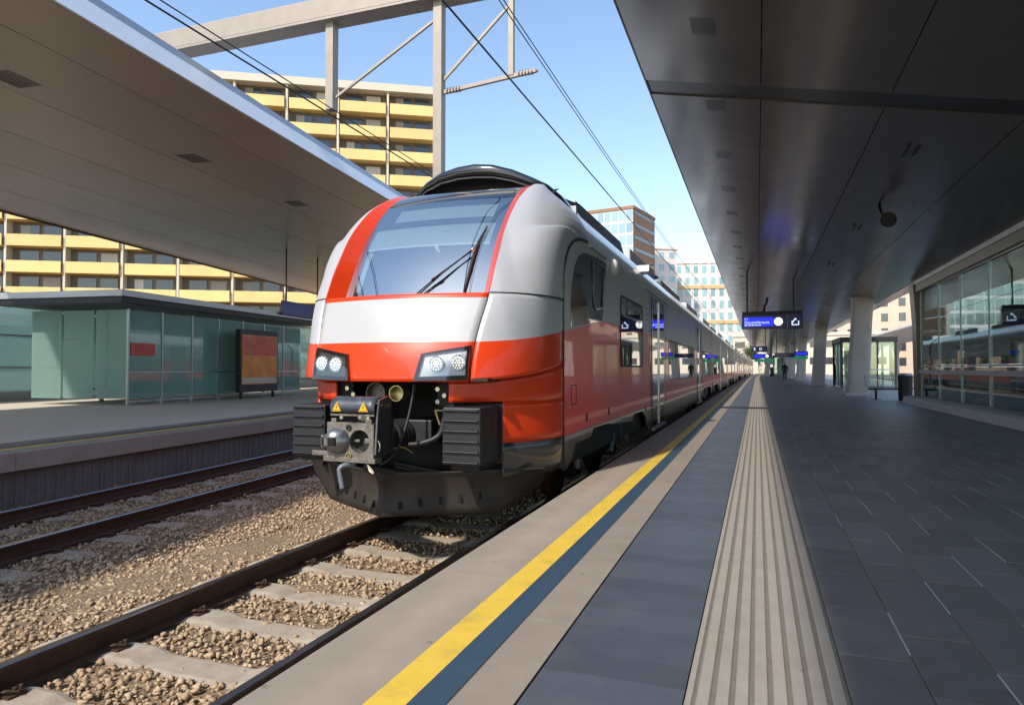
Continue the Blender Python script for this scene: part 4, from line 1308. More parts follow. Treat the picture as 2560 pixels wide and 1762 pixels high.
m = MB(); m.grid(patch(-0.735, 0.735, 2.46, 2.72, 0.035, 10, 4), flip=True)
m.build('sun_blind', M['cabgrey'], ws, smooth=True)
for s_ in (-1,):
    m = MB(); m.grid([[(TC - 0.72 + q, yscreen(-0.72 + q, z) + 0.05 + q * 0.9, z) for q in (0, 0.02, 0.04)] for z in np.linspace(1.94, 2.62, 10)], flip=True)
    m.build('blind_rail', M['blind'], ws, smooth=True)
# cab interior
cab = sub('cab_interior', car)
m = MB(); m.grid(patch(-0.74, 0.74, 1.90, 1.93, 0.05, 10, 1)); m.box(TC - 0.74, TC + 0.74, 6.3, 7.05, 1.80, 1.88)
m.build('dashboard', M['cabblue'], cab)
MB().box(TC - 1.2, TC + 1.2, 8.35, 8.42, 0.6, 3.2).build('rear_wall', M['cabgrey'], cab)
MB().box(TC - 1.2, TC + 1.2, 6.6, 8.4, 0.55, 0.6).build('floor', M['cabdark'], cab)
MB().box(TC - 0.25, TC + 0.25, 7.45, 7.6, 1.1, 2.15).box(TC - 0.25, TC + 0.25, 7.1, 7.6, 1.0, 1.1).build('driver_seat', M['cabdark'], cab, bevel=0.04)
# wiper
wp = sub('wiper', car)
def onscr(w, z, off=-0.03): return (TC + w, yscreen(w, z) + off, z)
m = MB()
for dx in (0, 0.035):
    m.tube([onscr(0.094 + dx, 1.865, -0.05), onscr(0.33 + dx * 0.6, 2.10, -0.06), onscr(0.60, 2.345 + dx * 0.35, -0.055)], 0.008, 6)
m.build('arm', M['gasket'], wp, smooth=True)
m = MB()
bl = [(0.608, 1.887), (0.612, 2.05), (0.618, 2.25), (0.63, 2.45), (0.665, 2.651)]
m.tube([onscr(a, b, -0.022) for a, b in bl], [0.008, 0.016, 0.022, 0.016, 0.006], 6)
m.build('blade', M['gasket'], wp, smooth=True)
m = MB(); m.sphere(onscr(0.605, 2.36, -0.06), 0.022, 8, 6); m.tube([onscr(0.61, 2.33, -0.045), onscr(0.625, 2.40, -0.045)], 0.014, 6)
m.build('pivot', M['chrome'], wp, smooth=True)
m = MB(); m.tube([onscr(0.26, 2.03, -0.065), onscr(0.34, 2.09, -0.07)], 0.014, 6)
m.build('washer_nozzle', M['gasket'], wp, smooth=True)

# black front of the roof and the raised visor over it
m = MB(); m.grid(patch(-0.80, 0.80, 3.052, 3.36, 0.0, 18, 12), flip=True)
m.build('roof_front', M['blackgloss'], car, smooth=True)
m = MB(); P = []
m2 = MB()
for i in range(2):
    pass
m.box(TC - 0.10, TC + 0.12, 7.25, 7.36, 3.12, 3.17)
m.build('roof_beacon', M['lampglass'], car, bevel=0.02)
vis_w = [-1.02, -0.96, -0.90, -0.78, -0.55, -0.28, -0.05, 0.20, 0.45, 0.70, 0.90, 1.04, 1.16, 1.22]
vis_z = [3.36, 3.47, 3.53, 3.62, 3.71, 3.755, 3.765, 3.735, 3.66, 3.55, 3.45, 3.33, 3.17, 3.06]
m = MB(); P = []
for k, (w, zt) in enumerate(zip(vis_w, vis_z)):
    yv = 7.98 + 0.16 * w * w + (0.10 if w > 0.9 else 0)
    zb = max(zt - 0.11 - 0.06 * (1 - abs(w)), 3.02)
    row = [(TC + w, yv + 0.04, zb - 0.02), (TC + w, yv, zb + 0.02), (TC + w, yv - 0.01, zt - 0.05), (TC + w * 0.99, yv + 0.02, zt - 0.012), (TC + w * 0.985, yv + 0.09, zt + 0.004), (TC + w * 0.97, yv + 0.5, zt + 0.02), (TC + w * 0.95, yv + 1.3, zt - 0.02)]
    P.append(row)
m.grid(P)
m.build('roof_visor', M['blackgloss'], car, smooth=True, solid=0.04)
m = MB(); P = []
for w in np.linspace(-0.95, 1.0, 14):
    P.append([(TC + w, 8.0, 3.33 - 0.05 * abs(w)), (TC + w, 8.3, 3.42)])
m.grid(P, flip=True)
m.build('roof_front_deck', M['blackmat'], car)
m = MB(); P = []
for w, zt in zip(vis_w, vis_z):
    P.append([(TC + w * 0.97, 8.33, 3.05), (TC + w * 0.97, 8.33, zt - 0.03)])
m.grid(P)
m.build('visor_bulkhead', M['blackmat'], car)

# headlights
def hl_pt(s_, u, v, off):
    """u: inner to outer, v: bottom to top on the nose surface"""
    a = (0.348 + (0.403 - 0.348) * v, 1.028 + (1.282 - 1.028) * v)
    b = (0.846 + (0.838 - 0.846) * v, 1.036 + (1.356 - 1.036) * v)
    w = a[0] + (b[0] - a[0]) * u; z = a[1] + (b[1] - a[1]) * u
    return (TC + s_ * w, ynose(w, z) - off, z)
for s_ in (-1, 1):
    hl = sub('headlight', car)
    m = MB()
    N = 10
    fr = lambda u0, u1, v0, v1, o: [[hl_pt(s_, u0 + (u1 - u0) * i / N, v0 + (v1 - v0) * j / N, o) for i in range(N + 1)] for j in range(N + 1)]
    for (u0, u1, v0, v1) in ((0, 1, 0, 0.14), (0, 1, 0.94, 1), (0, 0.05, 0.14, 0.94), (0.95, 1, 0.14, 0.94)):
        m.grid(fr(u0, u1, v0, v1, 0.040), flip=(s_ > 0))
    ring = [(i / N, 0) for i in range(N)] + [(1, i / N) for i in range(N)] + [(1 - i / N, 1) for i in range(N)] + [(0, 1 - i / N) for i in range(N + 1)]
    m.grid([[hl_pt(s_, u, v, 0.0) for u, v in ring], [hl_pt(s_, u, v, 0.040) for u, v in ring]], flip=(s_ > 0))
    m.build('bezel', M['frit'], hl)
    m = MB(); m.grid(fr(0.02, 0.98, 0.05, 0.97, 0.004), flip=(s_ > 0))
    m.build('housing', M['steel'] if s_ > 0 else M['cabdark'], hl)  # right housing brighter to imitate a reflection, left one dark
    for u, v in ((0.36, 0.54), (0.78, 0.52)):
        c = Vector(hl_pt(s_, u, v, 0.006))
        d = Vector((0, -1, 0.1)).normalized()
        lm = MB(); lm.cyl(c, c + d * 0.012, 0.072, 0.076, 26)
        lamp = lm.build('lamp', M['reflector'], hl, autosmooth=30)
        m = MB()
        for rr, n in ((0, 1), (0.026, 6), (0.052, 12)):
            for q in range(n):
                a = 2 * math.pi * q / n
                pz = c + d * 0.012 + Vector((rr * math.cos(a), 0, rr * math.sin(a)))
                m.sphere(pz, 0.0105, 6, 4)
        m.build('led_cluster', M['led'], hl, smooth=True)
    m = MB(); m.grid(fr(0.045, 0.955, 0.135, 0.945, 0.037), flip=(s_ > 0))
    m.build('lens', M['lampglass'], hl, smooth=True)

# dark bay behind the coupler
bay = sub('coupler_bay', car)
m = MB()
m.box(TC - 1.05, TC + 1.05, 6.75, 6.8, 0.0, 1.05)
m.box(TC - 1.05, TC - 1.02, 6.3, 6.75, 0.0, 1.02)
m.box(TC + 1.02, TC + 1.05, 6.3, 6.75, 0.0, 1.02)
m.box(TC - 1.02, TC + 1.02, 5.80, 6.75, 1.022, 1.05)
m.box(TC - 1.02, TC + 1.02, 6.3, 6.75, 0.02, 0.06)
m.build('lining', M['blackmat'], bay)
for s_ in (-1, 1):
    m = MB().box(TC + s_ * 0.56 - 0.09, TC + s_ * 0.56 + 0.09, 5.90, 5.93, 0.78, 1.02)
    br = m.build('bolt_plate', M['blackmat'], bay)
    for dx, z in ((-0.02, 0.945), (0.05, 0.885), (-0.02, 0.825)):
        MB().cyl((TC + s_ * 0.50 + dx, 5.90, z), (TC + s_ * 0.50 + dx, 5.87, z), 0.026, 0.024, 6).build('bolt', M['bolt'], bay)
for x, r_ in ((-0.19, 0.105), (0.04, 0.078)):
    m = MB()
    n = 24
    P = []
    for (yy_, rr) in ((6.0, r_), (5.86, r_), (5.86, r_ - 0.008), (5.95, r_ - 0.008), (5.955, 0.0)):
        P.append([(TC + x + rr * math.cos(2 * math.pi * k / n), yy_, 0.90 + rr * math.sin(2 * math.pi * k / n)) for k in range(n + 1)])
    m.grid(P)
    m.build('horn', M['brass'] if r_ < 0.09 else M['coupsteel'], bay, autosmooth=40)
def catmull(pts, n=6):
    out = []
    pts = [Vector(p) for p in pts]
    for i in range(len(pts) - 1):
        p0 = pts[max(i - 1, 0)]; p1 = pts[i]; p2 = pts[i + 1]; p3 = pts[min(i + 2, len(pts) - 1)]
        for k in range(n):
            t = k / n
            out.append(0.5 * ((2 * p1) + (p2 - p0) * t + (2 * p0 - 5 * p1 + 4 * p2 - p3) * t * t + (3 * p1 - p0 - 3 * p2 + p3) * t ** 3))
    out.append(pts[-1])
    return out
for nm, pts, r_, mt in (('air_hose', [(0.26, 5.82, 1.0), (0.25, 5.78, 0.8), (0.22, 5.70, 0.55), (0.16, 5.62, 0.35), (0.02, 5.60, 0.24), (-0.12, 5.70, 0.22)], 0.014, 'hose'),
                        ('brake_hose', [(-0.02, 6.0, 0.55), (0.10, 5.9, 0.42), (0.28, 5.9, 0.42), (0.46, 5.95, 0.5), (0.50, 6.0, 0.68), (0.50, 6.1, 0.75)], 0.03, 'hose'),
                        ('power_cable', [(-0.10, 5.45, 0.72), (-0.03, 5.5, 0.62), (0.0, 5.55, 0.52), (-0.06, 5.6, 0.46)], 0.013, 'greygreen'),
                        ('earth_wire', [(-0.10, 5.5, 0.34), (0.05, 5.6, 0.36), (0.16, 5.75, 0.40), (0.24, 5.85, 0.33)], 0.006, 'brass'),
                        ('lower_hose', [(-0.08, 5.5, 0.24), (0.1, 5.75, 0.16), (0.28, 5.95, 0.10)], 0.04, 'hose'),
                        ('side_hose', [(0.02, 5.9, 0.22), (0.2, 6.0, 0.17), (0.38, 6.1, 0.12)], 0.035, 'hose')):
    m = MB(); m.tube(catmull([(TC + a, b, c) for a, b, c in pts]), r_, 8)
    m.build(nm, M[mt], bay, smooth=True)
MB().cyl((TC + 0.26, 5.82, 1.0), (TC + 0.258, 5.81, 0.93), 0.014, n=8).build('hose_fitting', M['brass'], bay)
m = MB().box(TC + 0.05, TC + 0.36, 5.98, 6.3, 0.42, 0.64)
m.build('control_box', M['charcoal'], bay, bevel=0.01)
m = MB()
for k in range(7):
    m.cyl((TC + 0.0 + 0.012 * k, 5.80 + 0.05 * k, 0.50), (TC + 0.006 + 0.012 * k, 5.83 + 0.05 * k, 0.50), 0.15, n=24)
m.build('draft_gear_rings', M['blackmat'], bay, autosmooth=40)
for x in (0.42,):
    m = MB().bar((TC + x, 5.95, 0.74), (TC + x + 0.12, 5.95, 0.74), 0.015, 0.015).bar((TC + x, 5.95, 0.74), (TC + x + 0.05, 5.95, 0.60), 0.015, 0.015)
    m.build('isolating_cock', M['brass'], bay)

# automatic coupler
cp = sub('coupler', car)
YC = 5.13
m = MB()
# face plate with a round socket: plate built as a ring of quads between the socket circle and the outline
def plate_with_hole(m, x0, x1, z0, z1, cx, cz_, r_, y, n=32):
    ring = []; outer = []
    for k in range(n):
        a = 2 * math.pi * k / n + math.pi / 4
        ca, sa_ = math.cos(a), math.sin(a)
        ring.append((cx + r_ * ca, y, cz_ + r_ * sa_))
        tx_ = ((x1 - cx) / ca if ca > 0 else (x0 - cx) / ca) if abs(ca) > 1e-6 else 1e9
        tz_ = ((z1 - cz_) / sa_ if sa_ > 0 else (z0 - cz_) / sa_) if abs(sa_) > 1e-6 else 1e9
        t = min(tx_, tz_)
        outer.append((cx + t * ca, y, cz_ + t * sa_))
    m.grid([ring + ring[:1], outer + outer[:1]], flip=True)
    m.grid([[(p[0], p[1] + 0.10, p[2]) for p in ring + ring[:1]], ring + ring[:1]], flip=True)
xa, xb, za, zb = TC - 0.235, TC + 0.235, 0.365, 0.67
xs_, zs_, rs_ = TC + 0.095, 0.51, 0.10
plate_with_hole(m, TC - 0.01, xb, za, zb, xs_, zs_, rs_, YC)
m.box(xa, TC - 0.011, YC, YC + 0.12, za, zb)
m.box(TC - 0.011, xb, YC + 0.10, YC + 0.12, za, zb)
m.box(xb - 0.004, xb, YC + 0.001, YC + 0.10, za, zb)
m.box(TC - 0.40, TC - 0.236, YC + 0.01, YC + 0.05, 0.375, 0.415)
m.prism([(xa - 0.03, 0.33), (xb + 0.02, 0.325), (xb + 0.02, 0.364), (xa - 0.03, 0.374)], 'y', YC - 0.01, YC + 0.11)
m.box(TC - 0.205, TC - 0.155, YC + 0.02, YC + 0.08, zb, zb + 0.035)
m.box(TC + 0.14, TC + 0.20, YC + 0.02, YC + 0.08, zb, zb + 0.03)
m.build('face_plate', M['coupsteel'], cp, bevel=0.004)
m = MB()
P = []
xc_, zc_ = TC - 0.115, 0.51
n = 28
for (dy, rr) in ((0.0, 0.114), (-0.012, 0.114), (-0.035, 0.108), (-0.06, 0.094), (-0.082, 0.07), (-0.094, 0.04), (-0.098, 0.0)):
    P.append([(xc_ + rr * math.cos(2 * math.pi * k / n) - 0.35 * -dy, YC + dy, zc_ + rr * math.sin(2 * math.pi * k / n)) for k in range(n + 1)])
m.grid(P)
m.build('cone', M['coupbright'], cp, autosmooth=35)
m = MB().box(xc_ - 0.105, xc_ + 0.03, YC - 0.106, YC - 0.015, zc_ - 0.036, zc_ + 0.036)
m.build('cone_slot', M['printslotblack'], cp, bevel=0.006)  # black block, its colour standing in for shade inside the slot
MB().cyl((xc_ - 0.055, YC - 0.100, zc_ - 0.034), (xc_ - 0.055, YC - 0.100, zc_ + 0.034), 0.024, n=16).build('hook_pin', M['coupsteel'], cp, autosmooth=40)
m = MB().box(xc_ - 0.128, xc_ - 0.098, YC - 0.085, YC - 0.005, zc_ - 0.055, zc_ + 0.055)
m.build('cone_jaw', M['coupbright'], cp, bevel=0.008)
m = MB()
m.cyl((xs_, YC + 0.095, zs_), (xs_, YC + 0.20, zs_), rs_, rs_ * 0.7, 24)
m.build('socket', M['blackmat'], cp)
MB().box(xs_ - 0.09, xs_ - 0.03, YC + 0.05, YC + 0.09, zs_ - 0.012, zs_ + 0.012).box(xs_ + 0.02, xs_ + 0.07, YC + 0.05, YC + 0.09, zs_ - 0.022, zs_ + 0.022).build('socket_latch', M['coupsteel'], cp, bevel=0.004)
for (x, z, r_) in ((TC - 0.01, 0.628, 0.022), (TC - 0.01, 0.385, 0.025)):
    m = MB(); n = 18
    P = []
    for (dy, rr) in ((0.0, r_ * 1.2), (-0.015, r_ * 1.15), (-0.015, r_ * 0.75), (0.004, r_ * 0.7), (0.004, r_ * 0.35), (-0.012, r_ * 0.35), (-0.012, 0)):
        P.append([(x + rr * math.cos(2 * math.pi * k / n), YC + dy, z + rr * math.sin(2 * math.pi * k / n)) for k in range(n + 1)])
    m.grid(P)
    m.build('air_valve', M['brass'] if z < 0.5 else M['gasket'], cp, autosmooth=40)
# curved cover of the electric contacts with two warning plates
m = MB(); P = []
prof = [(YC + 0.02, 0.745), (YC + 0.005, 0.80), (YC + 0.02, 0.85), (YC + 0.06, 0.885), (YC + 0.13, 0.895), (YC + 0.22, 0.89)]
for x in np.linspace(-0.21, 0.235, 8):
    P.append([(TC + x, y, z) for y, z in prof])
m.grid(P, flip=False)
cov = m.build('contact_cover', M['coupcover'], cp, smooth=True, solid=0.012)
MB().box(TC - 0.21, TC + 0.23, YC + 0.012, YC + 0.06, 0.728, 0.743).build('cover_lip', M['coupsteel'], cp)
for x in (-0.135, 0.135):
    a = Vector((0, -0.262, 0.965)).normalized()
    c = Vector((TC + x, YC + 0.004, 0.806)); up = Vector((0, 0.10, 0.995)).normalized()
    e = 0.048
    m = MB(); nrm = Vector((0, -0.008, 0.001))
    tri = lambda s_: [c + nrm * (1 + (1 - s_) * 0.6) + Vector((-e * s_, 0, 0)) - up * (e * 0.8 * s_), c + nrm * (1 + (1 - s_) * 0.6) + Vector((e * s_, 0, 0)) - up * (e * 0.8 * s_), c + nrm * (1 + (1 - s_) * 0.6) + up * (e * 0.95 * s_)]
    m.add(tri(1.0), [(0, 1, 2)], 0); m.add([p + nrm * 0.15 for p in tri(0.84)], [(0, 1, 2)], 1); m.add([p + nrm * 0.3 for p in tri(0.74)], [(0, 1, 2)], 0)
    q = lambda dx, dz: c + nrm * 1.9 + Vector((dx * e, 0, 0)) + up * (dz * e)
    m.add([q(0.06, 0.42), q(-0.16, -0.14), q(-0.02, -0.14), q(0.10, 0.42)], [(0, 1, 2, 3)], 1)
    m.add([q(0.14, 0.04), q(-0.04, -0.50), q(-0.06, -0.48), q(0.0, -0.04)], [(0, 3, 2, 1)], 1)
    m.build('warning_plate', [M['warn'], M['printslotblack']], cp)
m = MB().prism([(YC - 0.01, 0.40), (YC + 0.09, 0.36), (YC + 0.20, 0.40), (YC + 0.22, 0.62), (YC + 0.27, 0.86), (YC + 0.20, 0.90), (YC + 0.05, 0.87), (YC + 0.02, 0.72)], 'x', TC + 0.245, TC + 0.265)
m.build('side_plate', M['charcoal'], cp, bevel=0.004)
MB().box(TC + 0.268, TC + 0.276, YC + 0.12, YC + 0.20, 0.80, 0.83).build('data_plate', M['coupsteel'], cp)
MB().cyl((TC + 0.268, YC + 0.08, 0.82), (TC + 0.278, YC + 0.08, 0.82), 0.014, n=10).build('side_bolt', M['clip'], cp)
MB().tube(catmull([(TC + 0.27, YC + 0.02, 0.52), (TC + 0.30, YC + 0.0, 0.48), (TC + 0.29, YC - 0.0, 0.43)]), 0.007, 6).build('side_handle', M['coupsteel'], cp, smooth=True)
m = MB().cyl((TC + 0.095, YC + 0.02, 0.715), (TC + 0.135, YC + 0.0, 0.715), 0.028, n=14).cyl((TC - 0.11, YC + 0.04, 0.70), (TC - 0.11, YC + 0.04, 0.745), 0.02, n=10).cyl((TC + 0.16, YC + 0.04, 0.70), (TC + 0.16, YC + 0.04, 0.745), 0.02, n=10)
m.build('guide_roller', M['bolt'], cp, autosmooth=40)
m = MB().cyl((TC, YC + 0.12, 0.50), (TC + 0.0, 6.7, 0.50), 0.11, 0.13, 20)
m.build('draw_shaft', M['blackmat'], cp, autosmooth=40)
m = MB().box(TC - 0.2, TC + 0.22, YC + 0.121, YC + 0.40, 0.38, 0.72)
m.build('coupler_head', M['blackmat'], cp, bevel=0.03)
m = MB().tube(catmull([(TC + 0.02, YC + 0.06, 0.318), (TC - 0.05, YC - 0.0, 0.30), (TC - 0.082, YC - 0.03, 0.268), (TC - 0.07, YC - 0.035, 0.20), (TC - 0.045, YC - 0.04, 0.10)], 5), [0.024] * 21, 10)
m.build('drain_pipe', M['pipe'], cp, smooth=True)
m = MB(); pts = [(TC + 0.15, YC + 0.02, 0.325), (TC + 0.20, YC + 0.0, 0.30), (TC + 0.235, YC + 0.01, 0.255), (TC + 0.225, YC + 0.02, 0.235), (TC + 0.185, YC + 0.02, 0.255), (TC + 0.165, YC + 0.03, 0.29)]
m.add(pts, [(0, 1, 2, 3, 4, 5)])
m.build('torn_tag', M['bldcream'], cp, solid=0.004)

# box buffers
for s_ in (-1, 1):
    bf = sub('buffer', car)
    a, b = sorted((TC + s_ * 0.628, TC + s_ * 1.008))
    z0, z1 = (0.285, 0.788) if s_ < 0 else (0.262, 0.788)
    MB().box(a, b, 5.66, 6.15, z0, z1).build('housing', M['buffer'], bf, bevel=0.018)
    MB().box(a - 0.03, b + 0.03, 6.152, 6.19, z0 - 0.03, z1 + 0.02).build('mount_flange', M['buffer'], bf, bevel=0.008)
    for k in range(6):
        z = z0 + 0.03 + (z1 - z0 - 0.055) * k / 5
        m = MB()
        m.prism([(5.66, z - 0.014), (5.66, z + 0.014), (5.632, z + 0.006), (5.632, z - 0.006)], 'x', a + 0.016, b - 0.016)
        m.build('rib', M['buffer'], bf, bevel=0.004)
    m = MB()
    xo = b if s_ > 0 else a
    for k in range(2):
        m.box(xo - 0.004, xo + 0.008, 5.78 + 0.17 * k, 5.88 + 0.17 * k, z0 + 0.06, z1 - 0.06)
    m.build('side_panel', M['buffer'], bf, bevel=0.006)
    MB().box(a + 0.05, b - 0.05, 5.75, 6.3, z0 - 0.05, z0 - 0.002).build('support', M['blackmat'], bf)

# snow plough
pl = sub('snow_plough', car)
for s_ in (-1, 1):
    top = [(0.0, 5.655, 0.150), (0.32, 5.83, 0.150), (0.65, 6.02, 0.150), (1.0, 6.225, 0.155), (1.37, 6.44, 0.165)]
    mid = [(0.0, 5.74, 0.03), (0.32, 5.91, 0.03), (0.65, 6.095, 0.03), (1.0, 6.29, 0.035), (1.36, 6.49, 0.06)]
    bot = [(0.0, 5.66, -0.255), (0.32, 5.85, -0.255), (0.65, 6.05, -0.255), (0.965, 6.245, -0.25), (1.32, 6.46, 0.0)]
    P = []
    n = 8
    for r_ in range(n + 1):
        t = r_ / n
        row = []
        for q in range(5):
            u = 1 - t
            p = [u * u * A + 2 * u * t * B + t * t * C_ for A, B, C_ in zip(top[q], mid[q], bot[q])]
            row.append((TC + s_ * p[0], p[1], p[2]))
        P.append(row)
    m = MB(); m.grid(P, flip=(s_ < 0))
    m.build('blade', M['plough'], pl, autosmooth=25, solid=0.02)
    m = MB()
    m.grid([[(TC + s_ * p[0], p[1] - 0.012, p[2] + 0.012) for p in top], [(TC + s_ * p[0], p[1] + 0.07, p[2] + 0.005) for p in top]], flip=(s_ > 0))
    m.build('top_flange', M['plough'], pl, solid=0.014)
    for k in range(5):
        w = 0.14 + 0.165 * k
        zc0 = -0.155 + 0.017 * k
        tt = 0.5 + 0.5 * (0.03 - zc0) / 0.285 * 0.85
        f = lambda z: np.interp(w, [q[0] for q in bot], [q[1] for q in bot]) + 0.022
        m = MB().prism([(-0.011, -0.036), (0.011, -0.036), (0.014, -0.03), (0.014, 0.03), (0.011, 0.036), (-0.011, 0.036), (-0.014, 0.03), (-0.014, -0.03)], 'y', -0.013, 0.004)
        mm = m.mesh('slot', M['printslotblack'])
        o = piece('slot', mm, pl, (TC + s_ * w, f(zc0) - 0.008, zc0), (R(-14), 0, s_ * R(30)))  # raised black block, coloured like the shade inside a slot
    MB().box(TC + s_ * 0.7 - 0.04, TC + s_ * 0.7 + 0.04, 6.1, 6.5, 0.0, 0.2).build('bracket', M['blackmat'], pl)

# side walls, roof
RED_TOP = [(7.0, 1.535), (8.9, 1.765), (10.2, 1.79), (15.2, 1.805), (YE, 1.805)]
def redtop(y): return float(np.interp(y, [q[0] for q in RED_TOP], [q[1] for q in RED_TOP]))
def skirt_poly():
    return [(7.0, 0.428), (7.0, 0.07), (7.12, 0.06), (7.33, 0.15), (7.50, 0.30), (8.26, 0.31), (8.39, 0.40), (9.26, 0.392), (9.58, 0.36), (11.23, 0.285), (11.30, 0.39), (12.23, 0.385), (12.57, 0.28), (12.72, 0.10),
            (13.0, 0.02), (26.6, 0.02), (26.8, 0.28), (27.2, 0.39), (30.8, 0.39), (31.2, 0.28), (31.4, 0.05), (YE, 0.05), (YE, 0.428)]
for s_ in (-1, 1):
    X = TC + s_ * HW
    ycols = sorted(set([7.0, 7.25, 7.5, 8.07] + [round(q, 3) for q in np.linspace(8.9, YE, 30)]))
    m = MB()
    m.grid([[(X, y, 0.43), (X, y, redtop(y))] for y in ycols], flip=(s_ < 0))
    m.build('red_side_panel', M['red'], car)
    m = MB()
    P = []
    for y in ycols:
        zt = 2.675
        if y < 8.07:
            zt = float(np.interp(y, [a[0] for a in arch], [a[1] for a in arch]))
        P.append([(X, y, redtop(y)), (X, y, zt)])
    m.grid(P, flip=(s_ < 0))
    m.build('silver_side_panel', M['silver'], car)
    m = MB()
    n = len(skirt_poly())
    m.prism(skirt_poly(), 'x', X - s_ * 0.03, X)
    m.build('side_skirt', M['charcoal'], car)
m = MB(); P = []
xsec = [(w, z) for w, z in shld] + [(0.6, 3.41), (0.0, 3.44)]
full = [(w, z) for w, z in xsec] + [(-w, z) for w, z in xsec[::-1][1:]]
for y in list(np.linspace(8.07, YE, 14)):
    P.append([(TC + w, y, z) for w, z in full])
m.grid(P, flip=True)
m.build('roof', M['roofwhite'], car, smooth=True)
m = MB(); m.prism([(TC + w, z) for w, z in full] + [(TC - HW, 0.1), (TC + HW, 0.1)], 'y', YE - 0.05, YE - 0.001)
m.build('end_wall', M['charcoal'], car)
m = MB().box(TC - 1.3, TC + 1.3, 6.85, YE - 0.1, 0.05, 0.40)
m.build('underframe', M['blackmat'], car)
# roof fairings and boxes
def roofbox(y0, y1, w, z1, nm, mt, parent, xoff=0.0, bev=0.03):
    return MB().box(TC + xoff - w, TC + xoff + w, y0, y1, 3.2, z1).build(nm, M[mt], parent, bevel=bev)
m = MB().prism([(8.3, 3.30), (9.2, 3.42), (12.2, 3.42), (12.7, 3.15), (12.7, 3.05), (8.3, 3.10)], 'x', TC + 1.0, TC + 1.04)
m.build('roof_fairing', M['charcoal'], car)
m = MB().prism([(8.3, 3.30), (9.2, 3.42), (12.2, 3.42), (12.7, 3.15), (12.7, 3.05), (8.3, 3.10)], 'x', TC - 1.04, TC - 1.0)
m.build('roof_fairing', M['charcoal'], car)
roofbox(9.7, 12.0, 0.85, 3.62, 'climate_unit', 'cabgrey', car)
for k in range(10):
    MB().box(TC + 0.851, TC + 0.87, 9.75 + 0.22 * k, 9.9 + 0.22 * k, 3.44, 3.58).build('vent_slat', M['charcoal'], car)
roofbox(14.0, 17.5, 0.9, 3.62, 'converter_box', 'cabgrey', car)
roofbox(19.0, 23.5, 0.9, 3.58, 'battery_box', 'charcoal', car)
roofbox(26.0, 30.5, 0.9, 3.60, 'climate_unit', 'cabgrey', car)
m = MB()
for a, b in (((-0.5, 18.2, 3.5), (-0.7, 19.6, 3.72)), ((0.5, 18.2, 3.5), (0.7, 19.6, 3.72)), ((-0.7, 19.6, 3.72), (-0.5, 17.9, 3.80)), ((0.7, 19.6, 3.72), (0.5, 17.9, 3.80)), ((-0.8, 17.9, 3.84), (0.8, 17.9, 3.84)), ((-0.7, 19.6, 3.72), (0.7, 19.6, 3.72)), ((-0.6, 18.2, 3.45), (0.6, 18.2, 3.45))):
    m.cyl((TC + a[0], a[1], a[2]), (TC + b[0], b[1], b[2]), 0.03, n=8)
m.build('pantograph', M['darkmetal'], car)
# side rear-view camera pod, marker lamp, gutters, hatches
def rounded(y0, y1, z0, z1, r_, n=5):
    pts = []
    for (cy, cz_, a0) in ((y1 - r_, z1 - r_, 0), (y0 + r_, z1 - r_, 90), (y0 + r_, z0 + r_, 180), (y1 - r_, z0 + r_, 270)):
        for k in range(n + 1):
            a = R(a0 + 90 * k / n)
            pts.append((cy + r_ * math.cos(a), cz_ + r_ * math.sin(a)))
    return pts
def frame_ring(m, outer, inner, x0, x1):
    n = len(outer)
    m.grid([[(x1, q[0], q[1]) for q in outer + outer[:1]], [(x1, q[0], q[1]) for q in inner + inner[:1]]])
    m.grid([[(x0, q[0], q[1]) for q in outer + outer[:1]], [(x1, q[0], q[1]) for q in outer + outer[:1]]])
    m.grid([[(x1, q[0], q[1]) for q in inner + inner[:1]], [(x0, q[0], q[1]) for q in inner + inner[:1]]])
cabpoly = [(7.28, 1.60), (7.285, 1.80), (7.32, 2.0), (7.39, 2.18), (7.49, 2.32), (7.63, 2.43), (7.80, 2.495), (8.0, 2.525), (8.6, 2.56), (9.12, 2.574), (9.16, 2.55), (9.06, 2.2), (8.91, 1.79), (8.87, 1.765)]
